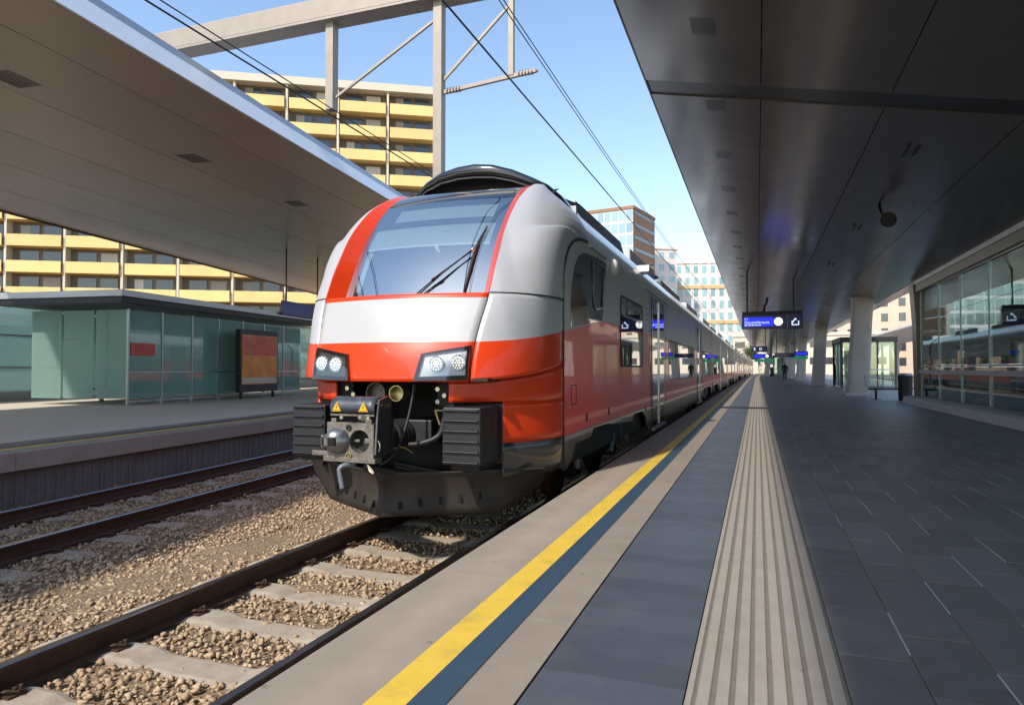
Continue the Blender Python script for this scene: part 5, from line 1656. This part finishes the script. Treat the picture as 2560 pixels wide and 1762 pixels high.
def side_fit(car_, s_, xc, yo, lead):
    X = xc + s_ * HW
    e = 0.006 * s_
    if lead:
        cw = sub('cab_window', car_)
        MB().prism(cabpoly, 'x', X - 0.02 * s_, X + e).build('glass', M['winglass'], cw)
        m = MB()
        inn = [(8.33, 2.47), (8.33, 2.05), (8.40, 1.92), (8.50, 1.89), (8.86, 1.94), (9.02, 2.50)]
        m.tube([(X + e * 1.6, y, z) for y, z in inn + inn[:1]], 0.014, 6)
        m.build('sliding_frame', M['charcoal'], cw, smooth=True)
        w1 = sub('window', car_)
        out, inner = rounded(10.18, 12.28, 1.165, 2.255, 0.10), rounded(10.21, 12.25, 1.195, 2.225, 0.08)
        m = MB(); frame_ring(m, out, inner, X - 0.01 * s_, X + e * 1.6); m.build('frame', M['gasket'], w1)
        MB().prism(inner, 'x', X - 0.01 * s_, X + e).build('pane', M['winglass'], w1)
        m = MB(); frame_ring(m, rounded(10.36, 12.12, 1.94, 2.15, 0.03), rounded(10.40, 12.08, 1.975, 2.115, 0.02), X, X + e * 2.4); m.build('hopper_frame', M['charcoal'], w1)
        MB().sphere((X + 0.02 * s_, 9.62, 2.585), 0.115, 14, 10, (0.6, 1, 1)).build('marker_lamp', M['roofwhite'], car_, smooth=True)
        for (y0, y1, z) in ((8.15, 9.08, 2.645), (12.34, 16.3, 2.62)):
            MB().prism([(X + s_ * 0.0, z - 0.03), (X + s_ * 0.03, z - 0.02), (X + s_ * 0.03, z + 0.0), (X, z + 0.03)], 'y', y0, y1).build('rain_gutter', M['steel'], car_)
        m = MB(); frame_ring(m, rounded(7.30, 7.53, 0.74, 0.965, 0.012), rounded(7.312, 7.518, 0.752, 0.953, 0.01), X, X + e * 0.5); m.build('hatch_seam', M['gasket'], car_)
        for (y, z) in ((8.01, 0.56), (9.31, 0.555), (12.6, 0.40)):
            MB().box(X - 0.01 * s_, X + e, y - 0.012, y + 0.05, z - 0.05, z + 0.05).build('step_slot', M['gasket'], car_)
        m = MB().prism([(12.45, 2.90), (12.85, 2.90), (12.80, 3.02), (12.50, 3.03)], 'x', X - 0.13 * s_, X + 0.10 * s_)
        m.build('mirror_camera', M['roofwhite'], car_, bevel=0.02)
        # small blue wheelchair-style symbol row printed beside the door
        m = MB()
        for k in range(3):
            c = (12.87, 2.02 + 0.10 * k)
            pts = [(X + e * 0.6, c[0] + 0.09 * math.cos(a), c[1] + 0.05 * math.sin(a)) for a in np.linspace(0.3, math.pi - 0.3, 7)]
            m.tube(pts, 0.006, 4)
        m.build('door_symbol', M['charcoal'], car_)
def door(car_, s_, xc, y0, y1):
    X = xc + s_ * HW; e = 0.008 * s_
    d = sub('door', car_)
    ymid = (y0 + y1) / 2
    for a, b in ((y0, ymid - 0.012), (ymid + 0.012, y1)):
        lf = MB().box(min(X - 0.02 * s_, X + e), max(X - 0.02 * s_, X + e), a, b, 0.0, 2.53).build('leaf', M['frit'], d)
        MB().box(min(X + e, X + e * 1.5), max(X + e, X + e * 1.5), a + 0.10, b - 0.06, 0.45, 2.30).build('pane', M['winglass'], d)
    for yy_ in (ymid - 0.055, ymid + 0.055):
        MB().cyl((X + s_ * 0.016, yy_, 0.02), (X + s_ * 0.016, yy_, 2.5), 0.012, n=10).build('edge_rail', M['chrome'], d, autosmooth=40)
    for yy_ in (y0 - 0.012, y1 + 0.012):
        MB().box(min(X, X + e), max(X, X + e), yy_ - 0.012, yy_ + 0.012, 0.0, 2.55).build('jamb', M['gasket'], d)
    MB().box(min(X, X + 0.05 * s_), max(X, X + 0.05 * s_), y0, y1, -0.06, -0.01).build('step', M['steel'], d)
    MB().cyl((X + s_ * 0.008, ymid - 0.35, 1.0), (X + s_ * 0.018, ymid - 0.35, 1.0), 0.045, n=16).build('push_button', M['chrome'], d)
    return d
def winband(car_, s_, xc, spans, z0=0.886, z1=1.79):
    X = xc + s_ * HW; e = 0.006 * s_
    for a, b in spans:
        w = sub('window', car_)
        MB().prism(rounded(a, b, z0, z1, 0.06, 4), 'x', X - 0.01 * s_, X + e).build('pane', M['winglass'], w)
        m = MB(); frame_ring(m, rounded(a - 0.02, b + 0.02, z0 - 0.02, z1 + 0.02, 0.07, 4), rounded(a, b, z0, z1, 0.06, 4), X - 0.01 * s_, X + e * 1.3); m.build('frame', M['gasket'], w)
for s_ in (1, -1):
    side_fit(car, s_, TC, 0, True)
    door(car, s_, TC, 13.42, 15.2)
    door(car, s_, TC, 24.1, 25.9)
    winband(car, s_, TC, [(16.2, 18.45), (18.5, 20.75), (20.8, 23.05), (26.7, 28.9), (28.95, 31.2)])
    X = TC + s_ * HW
    for yy_ in (13.2, 15.6, 23.6, 26.3):
        MB().box(min(X, X + 0.004 * s_), max(X, X + 0.004 * s_), yy_ - 0.006, yy_ + 0.006, 0.43, 2.67).build('panel_seam', M['gasket'], car)

# bogies
def bogie(car_, xc, yc, detail=True):
    b = sub('bogie', car_)
    for dy in (-1.2, 1.2):
        for s_ in (-1, 1):
            wx = xc + s_ * 0.75
            w = MB().cyl((wx - 0.065, yc + dy, RAIL_Z + 0.42), (wx + 0.065, yc + dy, RAIL_Z + 0.42), 0.42, 0.42, 28).cyl((wx - s_ * 0.075, yc + dy, RAIL_Z + 0.43), (wx - s_ * 0.065, yc + dy, RAIL_Z + 0.43), 0.44, 0.44, 28)
            w.build('wheel', M['rail'], b, autosmooth=40)
            MB().box(xc + s_ * 1.0 - 0.11, xc + s_ * 1.0 + 0.11, yc + dy - 0.16, yc + dy + 0.16, RAIL_Z + 0.28, RAIL_Z + 0.56).build('axle_box', M['blackmat'], b, bevel=0.03)
            m = MB()
            for k in range(7):
                m.cyl((xc + s_ * 1.0, yc + dy, RAIL_Z + 0.58 + 0.05 * k), (xc + s_ * 1.0, yc + dy, RAIL_Z + 0.605 + 0.05 * k), 0.14, n=18)
            m.build('coil_spring', M['blackmat'], b, autosmooth=40)
    for s_ in (-1, 1):
        x = xc + s_ * 1.02
        m = MB().prism([(yc - 1.75, RAIL_Z + 0.70), (yc - 0.75, RAIL_Z + 0.70), (yc - 0.5, RAIL_Z + 0.42), (yc + 0.5, RAIL_Z + 0.42), (yc + 0.75, RAIL_Z + 0.70), (yc + 1.75, RAIL_Z + 0.70), (yc + 1.75, RAIL_Z + 0.84), (yc + 0.65, RAIL_Z + 0.86), (yc + 0.4, RAIL_Z + 0.6), (yc - 0.4, RAIL_Z + 0.6), (yc - 0.65, RAIL_Z + 0.86), (yc - 1.75, RAIL_Z + 0.84)], 'x', x - 0.09, x + 0.09)
        m.build('side_frame', M['blackmat'], b, bevel=0.01)
        for (y, z, t) in ((yc - 1.72, 0.0, 0), (yc + 1.6, 0.02, 0)):
            m = MB().cyl((xc + s_ * 1.22, y, z + 0.02), (xc + s_ * 1.22, y, z + 0.24), 0.055, n=14)
            m.build('damper', M['charcoal'], b, autosmooth=40)
            MB().cyl((xc + s_ * 1.22, y, z + 0.24), (xc + s_ * 1.22, y, z + 0.40), 0.025, n=10).build('damper_rod', M['chrome'], b)
            MB().cyl((xc + s_ * 1.22, y, z - 0.10), (xc + s_ * 1.22, y, z + 0.02), 0.045, n=14).build('damper_cap', M['coupsteel'], b)
        m = MB().tube(catmull([(xc + s_ * 1.25, yc - 0.35, 0.35), (xc + s_ * 1.27, yc - 0.38, 0.05), (xc + s_ * 1.27, yc - 0.25, -0.06), (xc + s_ * 1.27, yc - 0.05, 0.02), (xc + s_ * 1.25, yc + 0.0, 0.33)]), 0.03, 8)
        m.build('sand_pipe', M['darkmetal'], b, smooth=True)
        MB().cyl((xc + s_ * 1.25, yc + 0.05, -0.10), (xc + s_ * 1.25, yc + 0.22, 0.16), 0.06, n=14).build('yaw_damper', M['coupsteel'], b, autosmooth=40)
        MB().box(xc + s_ * 1.12, xc + s_ * 1.28, yc + 0.4, yc + 1.1, 0.16, 0.20).build('bracket', M['brass'] if s_ > 0 else M['blackmat'], b)
        m = MB().cyl((xc + s_ * 1.2, yc + 0.45, 0.0), (xc + s_ * 1.2, yc + 0.45, 0.30), 0.16, n=20)
        m.build('air_spring', M['hose'], b, autosmooth=40)
    return b
bogie(car, TC, 10.05)
bogie(car, TC, 29.0)

# ------------------------------------------------------------------ following cars (built once, copied)
CL = 24.3
def trailing():
    c = empty('train_car', (0, 0, RAIL_Z), None, 'train car', 'cars of the red and silver train')
    ORG[c.name] = (0, 0, RAIL_Z)
    c.location = (0, 0, RAIL_Z)
    for s_ in (-1, 1):
        X = s_ * HW
        m = MB().grid([[(X, y, 0.43), (X, y, 1.805)] for y in np.linspace(0, CL, 12)], flip=(s_ < 0)); m.build('red_side_panel', M['red'], c)
        m = MB().grid([[(X, y, 1.805), (X, y, 2.675)] for y in np.linspace(0, CL, 12)], flip=(s_ < 0)); m.build('silver_side_panel', M['silver'], c)
        m = MB().prism([(0, 0.428), (0, 0.05), (0.4, 0.05), (0.6, 0.36), (4.4, 0.36), (4.7, 0.02), (19.6, 0.02), (19.9, 0.36), (23.7, 0.36), (23.9, 0.05), (CL, 0.05), (CL, 0.428)], 'x', X - s_ * 0.03, X)
        m.build('side_skirt', M['charcoal'], c)
        winband(c, s_, 0, [(1.0, 3.2), (3.25, 5.5), (8.2, 10.4), (10.45, 12.65), (12.7, 14.9), (18.0, 20.2), (20.25, 22.5)])
        door(c, s_, 0, 6.0, 7.7); door(c, s_, 0, 15.6, 17.3)
        MB().box(min(X - s_ * 0.02, X + s_ * 0.004), max(X - s_ * 0.02, X + s_ * 0.004), 0.0, 0.16, 0.05, 2.68).build('end_post', M['chrome'], c)
    P = [[(w, y, z) for w, z in full] for y in np.linspace(0, CL, 8)]
    MB().grid(P, flip=True).build('roof', M['roofwhite'], c, smooth=True)
    for y in (0.001, CL - 0.05):
        MB().prism([(w, z) for w, z in full] + [(-HW, 0.1), (HW, 0.1)], 'y', y, y + 0.049).build('end_wall', M['charcoal'], c)
    MB().box(-1.3, 1.3, 0.1, CL - 0.1, 0.0, 0.40).build('underframe', M['blackmat'], c)
    for y0, y1, z1, mt in ((1.5, 6, 3.6, 'cabgrey'), (8, 12.5, 3.56, 'charcoal'), (15, 20, 3.6, 'cabgrey')):
        MB().box(-0.9, 0.9, y0, y1, 3.2, z1).build('roof_unit', M[mt], c, bevel=0.03)
    MB().box(-1.15, 1.15, -0.5, 0.0, 0.15, 3.0).build('gangway_bellows', M['blackmat'], c)
    for yb in (2.5, 21.7):
        b = sub('bogie', c)
        for s_ in (-1, 1):
            MB().prism([(yb - 1.7, 0.1), (yb + 1.7, 0.1), (yb + 1.7, 0.3), (yb - 1.7, 0.3)], 'x', s_ * 1.02 - 0.09, s_ * 1.02 + 0.09).build('side_frame', M['blackmat'], b)
            for dy in (-1.2, 1.2):
                MB().cyl((s_ * 0.75 - 0.065, yb + dy, RAIL_Z + 0.42), (s_ * 0.75 + 0.065, yb + dy, RAIL_Z + 0.42), 0.42, n=20).build('wheel', M['rail'], b, autosmooth=40)
                MB().cyl((s_ * 1.2, yb + dy, -0.1), (s_ * 1.2, yb + dy, 0.35), 0.06, n=10).build('damper', M['charcoal'], b, autosmooth=40)
    return c
proto = trailing()
ords = ['second', 'third', 'fourth', 'fifth', 'last']
for k in range(5):
    c = proto if k == 0 else copy_tree(proto)
    y = YE + 0.45 + k * (CL + 0.5)
    ym = y + CL / 2
    dx = (curve_x(y + CL) - curve_x(y)) / CL
    c.location = (TC + curve_x(y), y, RAIL_Z)
    c.rotation_euler = (0, 0, -math.atan(dx))
    c['label'] = ords[k] + ' car of the red and silver train, counted from the windscreen'

# ------------------------------------------------------------------ overhead line
def wire(name, pts, r_, label, group='overhead wires above the tracks'):
    m = MB(); m.tube(pts, r_, 6)
    o = m.build(name, M['darkmetal'], smooth=True)
    tag(o, label, 'wire', group)
    return o
def run(x, z, y0, y1, n=40, sag=0.0, per=55.0, ph=0.0, fx=curve_x):
    out = []
    for k in range(n + 1):
        y = y0 + (y1 - y0) * k / n
        out.append((x + fx(y), y, z - sag * math.sin(math.pi * (((y + ph) % per) / per))))
    return out
wire('contact_wire', run(-3.36, 5.36, -20, 175), 0.014, 'single thick contact wire above the red train, nearest the roof')
wire('messenger_wire', run(-3.30, 6.62, -20, 175, 60, 0.55, 60, 8), 0.009, 'left one of the paired thin wires in the blue sky')
wire('messenger_wire', run(-3.24, 6.62, -20, 175, 60, 0.55, 60, 8), 0.009, 'right one of the paired thin wires in the blue sky')
fl = lambda y: -0.114 * y * 0.25
wire('contact_wire', run(-7.35, 5.95, -20, 160, fx=lambda y: -0.02 * y), 0.014, 'lower wire above the left track crossing the yellow building')
wire('messenger_wire', run(-7.42, 6.12, -20, 160, fx=lambda y: -0.02 * y), 0.010, 'upper wire above the left track crossing the yellow building')
m = MB()
for k in range(14):
    y = 9 + 11.0 * k
    zt = 6.62 - 0.55 * math.sin(math.pi * (((y + 8) % 60) / 60))
    m = MB().cyl((-3.36 + curve_x(y), y, 5.36), (-3.27 + curve_x(y), y, zt), 0.005, n=5)
    if k > 3:
        o = m.build('dropper_wire', M['darkmetal'])
        tag(o, ['first', 'second', 'third', 'fourth', 'fifth', 'sixth', 'seventh', 'eighth', 'ninth', 'tenth'][k - 4] + ' short upright dropper wire along the contact wire, counted from the nearest', 'wire', 'dropper wires')

pt = empty('catenary_portal', (-6, 12.3, 0), 'steel catenary portal with drop posts and arms over the tracks, upper left', 'catenary portal')
MB().box(-19.8, 3.2, 12.0, 12.40, 8.50, 8.95).build('portal_beam', M['portal'], pt, bevel=0.03)
MB().box(-19.7, 3.1, 11.97, 12.43, 8.45, 8.498).build('beam_flange', M['portal'], pt)
for x, z0 in ((-5.92, 3.2), (-8.44, 6.6)):
    MB().box(x - 0.09, x + 0.09, 12.1, 12.3, z0, 8.45).build('drop_post', M['portal'], pt)
MB().bar((-5.85, 12.2, 6.62), (-3.9, 12.2, 6.78), 0.07, 0.07).build('cantilever_arm', M['portal'], pt)
MB().bar((-5.85, 12.2, 6.85), (-4.35, 12.2, 8.2), 0.05, 0.05).build('diagonal_stay', M['portal'], pt)
MB().box(-4.44, -4.34, 12.15, 12.25, 6.75, 8.45).build('hanger_post', M['portal'], pt)
MB().bar((-8.44, 12.2, 6.8), (-6.05, 12.2, 8.1), 0.05, 0.05).build('diagonal_stay', M['portal'], pt)
for (x, z) in ((-5.58, 6.645), (-4.08, 6.765)):
    m = MB()
    for k in range(5):
        m.cyl((x - 0.16 + 0.065 * k, 12.2, z), (x - 0.14 + 0.065 * k, 12.2, z), 0.06, n=14)
    m.cyl((x - 0.22, 12.2, z), (x + 0.22, 12.2, z), 0.03, n=8)
    m.build('insulator', M['insul'], pt, autosmooth=40)
for x in (-19.6, 3.0):
    MB().box(x - 0.15, x + 0.15, 12.05, 12.4, 5.6 if x > 0 else 0, 8.4).build('portal_leg', M['portal'], pt)
for k in range(3):
    y = 70 + 42 * k
    r = empty('catenary_mast', (-6.0 + curve_x(y), y, -0.8), ['nearest', 'middle', 'farthest'][k] + ' grey catenary mast rising behind the train roof', 'mast', 'catenary masts behind the train')
    c = curve_x(y)
    MB().box(-6.13 + c, -5.87 + c, y - 0.13, y + 0.13, -0.8, 8.2).build('mast', M['steel'], r)
    MB().bar((-5.9 + c, y, 6.6), (-3.3 + c, y, 7.0), 0.08, 0.08).build('cantilever_arm', M['steel'], r)
    MB().bar((-5.9 + c, y, 7.8), (-3.3 + c, y, 7.05), 0.05, 0.05).build('diagonal_stay', M['steel'], r)
    MB().bar((-5.9 + c, y, 5.8), (-3.4 + c, y, 5.5), 0.05, 0.05).build('registration_arm', M['steel'], r)

# ------------------------------------------------------------------ buildings
def frame_of(p0, p1):
    d = Vector((p1[0] - p0[0], p1[1] - p0[1], 0)); L = d.length; d /= L
    n = Vector((d.y, -d.x, 0))
    T = Matrix(((d.x, -n.x, 0, p0[0]), (d.y, -n.y, 0, p0[1]), (0, 0, 1, 0), (0, 0, 0, 1)))
    return T, L
# yellow balcony block: facade seen from the front, x' along it, y' going away from the viewer
def balcony_block():
    T, L = frame_of((-112, 30), (-36.5, 74.5))
    Hh = 34.5
    r = empty('apartment_block', tuple(T @ Vector((L / 2, 0, -1))), 'tall apartment block with rows of yellow balconies behind the left canopy', 'building')
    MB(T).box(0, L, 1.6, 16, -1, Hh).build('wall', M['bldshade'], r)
    MB(T).box(-0.4, L + 0.4, 0.0, 16.4, Hh, Hh + 0.9).build('roof', M['bldcream'], r)
    rot = math.atan2(T[1][0], T[0][0])
    nb = 15; bw = L / nb
    pm = MB(); pm.box(0.25, bw - 0.25, 0, 0.14, 0, 1.25); pm.box(0.25, bw - 0.25, 0.14, 1.6, -0.02, 0.12)
    pme = pm.mesh('balcony', M['bldyellow'])
    wm = MB(); wm.box(0.9, bw * 0.48, 1.50, 1.58, 0.2, 2.3); wm.box(bw * 0.55, bw - 0.8, 1.50, 1.58, 0.2, 2.3)
    wme = wm.mesh('window', M['bldwin'])
    cm_ = MB(); cm_.box(0.95, 0.95 + bw * 0.16, 1.47, 1.495, 0.25, 2.28); cme = cm_.mesh('curtain', M['curtain'])
    cm2 = MB(); cm2.box(bw * 0.56, bw - 0.85, 1.47, 1.495, 1.2, 2.28); cme2 = cm2.mesh('blind', M['curtain'])
    dm = MB(); dm.box(-0.12, 0.12, 0.05, 1.6, 0, 2.85); dme = dm.mesh('party_wall', M['bldcream'])
    mid = MB(); mid.box(bw * 0.3, bw * 0.5, 0.9, 1.3, 1.2, 2.0); 
    for f in range(12):
        z = 0.2 + 2.87 * f
        for b in range(nb):
            p = T @ Vector((b * bw, (0.0 if (b + f // 3) % 5 else 0.35), z))
            piece('balcony', pme, r, p, (0, 0, rot))
            piece('window', wme, r, T @ Vector((b * bw, 0, z + 0.2)), (0, 0, rot))
            q = random.random()
            if q < 0.35: piece('curtain', cme, r, T @ Vector((b * bw, 0, z + 0.2)), (0, 0, rot))
            elif q < 0.6: piece('blind', cme2, r, T @ Vector((b * bw, 0, z + 0.2)), (0, 0, rot))
            piece('party_wall', dme, r, T @ Vector((b * bw, 0.2, z)), (0, 0, rot))
    return r
balcony_block()

def block(name, p0, p1, depth, Hh, wall, label, nf, nb, winmat, ww=0.55, wh=0.6, band=None, base=1.0, side=None, pilaster=None, z0=-1.0):
    """building with real windows set into shallow frames on its front and right flank"""
    T, L = frame_of(p0, p1)
    r = empty(name, tuple(T @ Vector((L / 2, 0, z0))), label, 'building')
    MB(T).box(0, L, 0, depth, z0, Hh).build('wall', M[wall], r)
    MB(T).box(-0.3, L + 0.3, -0.3, depth + 0.3, Hh, Hh + 0.8).build('roof', M[side or wall], r)
    if side:
        MB(T).box(L + 0.001, L + 0.15, -0.15, depth, z0, Hh).build('flank_wall', M[side], r)
    rot = math.atan2(T[1][0], T[0][0])
    fh = (Hh - base) / nf; bw = L / nb
    wm = MB().box(bw * (1 - ww) / 2, bw * (1 + ww) / 2, -0.03, 0.02, fh * (1 - wh) / 2, fh * (1 + wh) / 2); wme = wm.mesh('window', M[winmat])
    for f in range(nf):
        for b in range(nb):
            piece('window', wme, r, T @ Vector((b * bw, -0.02, base + f * fh)), (0, 0, rot))
        if band and f in band:
            MB(T).box(-0.1, L + 0.1, -0.35, -0.001, base + f * fh - 0.55, base + f * fh + 0.45).build('cornice_band', M['bldochre'], r)
    nd = max(2, int(depth / 4))
    xs_f = L + (0.16 if side else 0.0)
    dw = depth / nd
    if side:
        for f in range(nf):
            MB(T).box(xs_f, xs_f + 0.05, 0.6, depth - 0.6, base + f * fh + fh * 0.62, base + f * fh + fh * 0.86).build('strip_window', M['bldwin'], r)
    else:
        sm = MB().box(-0.02, 0.03, dw * 0.2, dw * 0.8, fh * 0.2, fh * 0.8); sme = sm.mesh('window', M[winmat])
        for f in range(nf):
            for d_ in range(nd):
                piece('window', sme, r, T @ Vector((xs_f, d_ * dw, base + f * fh)), (0, 0, rot))
    if pilaster:
        for b in range(nb + 1):
            MB(T).box(b * bw - 0.18, b * bw + 0.18, -0.25, -0.001, z0, Hh).build('pilaster', M[pilaster], r)
    return r
block('office_tower', (-46.8, 183.1), (-30.6, 180), 17, 43.5, 'bldwhite', 'glass office tower with a brown brick flank above the train roof', 13, 8, 'bldglass', 0.86, 0.78, side='bldbrown')
block('apartment_house', (-31, 205), (-22.5, 210), 14, 37, 'bldpink', 'pale stepped house right of the brown tower flank', 10, 3, 'bldglass', 0.5, 0.5)
block('hotel_block', (-27.5, 225), (9, 232), 18, 35, 'bldpink', 'pinkish white block with teal windows and ochre bands behind the wires', 9, 14, 'bldteal', 0.5, 0.62, band=(2, 4, 7), pilaster='bldwhite')
block('terminal_building', (-6, 190), (30, 186), 10, 9.5, 'bldcream', 'low cream building closing the far end of the platform', 2, 10, 'bldwin', 0.7, 0.4)
block('city_block', (14, 205), (60, 190), 14, 24, 'bldbrick', 'salmon brick house seen between the columns on the right', 6, 12, 'bldwin', 0.4, 0.55)
block('city_block', (58, 120), (62, 20), 14, 17, 'bldwhite', 'long white house with regular windows beyond the right-hand tracks', 5, 24, 'bldteal', 0.4, 0.55)
block('city_block', (36, 165), (75, 118), 14, 15, 'bldwhite', 'bright white house filling the gap beside the bronze pier', 4, 12, 'bldglass', 0.5, 0.5)
block('city_block', (-200, 20), (-118, 27), 14, 24, 'bldcream', 'cream house at the far left beyond the yellow balconies', 7, 18, 'bldwin', 0.4, 0.55)

# far wall and green strip closing the line
w = MB().box(-14, 0.2, 183.5, 184.2, -1, 3.4).build('retaining_wall', M['bldcream']); tag(w, 'pale retaining wall behind the last car of the train', 'wall')

# neighbouring platform to the right with its white canopy, columns and signs
rp = empty('platform', (16, 40, -1), kind='structure')
rp['label'] = 'next platform seen through the glass wall on the right'
MB().box(14.5, 23, -5, 150, -1.0, 0.0).build('platform_core', M['coping'], rp)
MB().box(14.48, 14.9, -5, 150, 0.001, 0.012).build('edge_paving', M['beige'], rp)
rc = empty('station_canopy', (18.5, 40, 5), 'pale canopy over the neighbouring platform beyond the glass wall', 'canopy')
MB().prism([(15.2, 5.6), (18.7, 4.6), (22.2, 5.6), (22.2, 5.75), (18.7, 4.9), (15.2, 5.75)], 'y', 24, 150).build('ceiling', M['fasciaw'], rc)
for k in range(7):
    y = 20 + 18 * k
    r = empty('canopy_column', (18.7, y, 0), ['first', 'second', 'third', 'fourth', 'fifth', 'sixth', 'last'][k] + ' pale column of the neighbouring platform, counted from the glass wall', 'column', 'columns on the neighbouring platform')
    MB().prism([(18.45, 0), (18.95, 0), (18.95, 3.2), (19.5, 4.7), (17.9, 4.7), (18.45, 3.2)], 'y', y - 0.3, y + 0.3).build('shaft', M['column'], r, bevel=0.03)
    MB().box(18.35, 19.05, y - 0.4, y + 0.4, 0.0, 0.1).build('plinth', M['column'], r)
for k, (x, y, z, w_, mt) in enumerate(((15.6, 38, 2.6, 2.0, 'signblue2'), (16.6, 47, 2.6, 1.5, 'signgreen'), (16.2, 58, 2.7, 2.4, 'signblue2'), (15.8, 66, 2.2, 2.0, 'signblue2'))):
    r = empty('platform_sign', (x, y, z), ['blue sign left of the bronze pier on the next platform', 'green sign on the next platform behind the bench', 'wide blue sign deep on the next platform', 'low blue sign far along the next platform'][k], 'sign', 'signs on the neighbouring platform')
    MB().box(x, x + w_, y - 0.06, y + 0.06, z, z + 0.42).build('panel', M[mt], r)
    for dx in (0.2, w_ - 0.2):
        MB().cyl((x + dx, y, z + 0.42), (x + dx, y, 5.0), 0.03, n=6).build('hanger_tube', M['darkmetal'], r)
bt = MB().box(12.0, 14.2, -5, 160, -0.95, -0.76).build('ballast_bed', M['ballast']); tag(bt, kind='structure')

# a few street trees closing gaps far behind
def tree(x, y, h, label, seed):
    g = np.random.default_rng(seed)
    r = empty('street_tree', (x, y, -1), label, 'tree', 'street trees at the end of the line')
    m = MB(); m.tube([(x, y, -1), (x + 0.1, y, h * 0.3), (x, y + 0.1, h * 0.6), (x, y, h * 0.85)], [0.22, 0.18, 0.11, 0.04], 8)
    for k in range(6):
        a = g.uniform(0, 6.28)
        m.tube([(x, y, h * (0.35 + 0.07 * k)), (x + math.cos(a) * h * 0.15, y + math.sin(a) * h * 0.15, h * (0.5 + 0.07 * k)), (x + math.cos(a) * h * 0.25, y + math.sin(a) * h * 0.25, h * (0.6 + 0.06 * k))], [0.07, 0.05, 0.02], 6)
    m.build('trunk', M['bldbrown'], r, smooth=True)
    m = MB(); n = 1600
    for k in range(n):
        d = g.normal(size=3); d /= np.linalg.norm(d)
        rr = g.random() ** 0.4
        lump = 0.75 + 0.35 * math.sin(5 * d[0] + seed) * math.sin(4 * d[1]) + 0.2 * math.sin(7 * d[2])
        c = np.array([x, y, h * 0.68]) + d * rr * lump * np.array([h * 0.33, h * 0.33, h * 0.34])
        a = g.normal(size=3); a /= np.linalg.norm(a); b = np.cross(a, d); b /= (np.linalg.norm(b) + 1e-6)
        s_ = g.uniform(0.10, 0.24)
        m.add([c - a * s_, c + b * s_ * 0.6, c + a * s_, c - b * s_ * 0.6], [(0, 1, 2, 3)])
    m.build('crown', M['leaf'], r)
tree(-1.5, 187, 8, 'green tree just above the end of the train', 1)
tree(4.0, 192, 9, 'green tree behind the far leaning column', 2)
tree(-8.5, 188, 9, 'green tree half hidden behind the last car', 3)
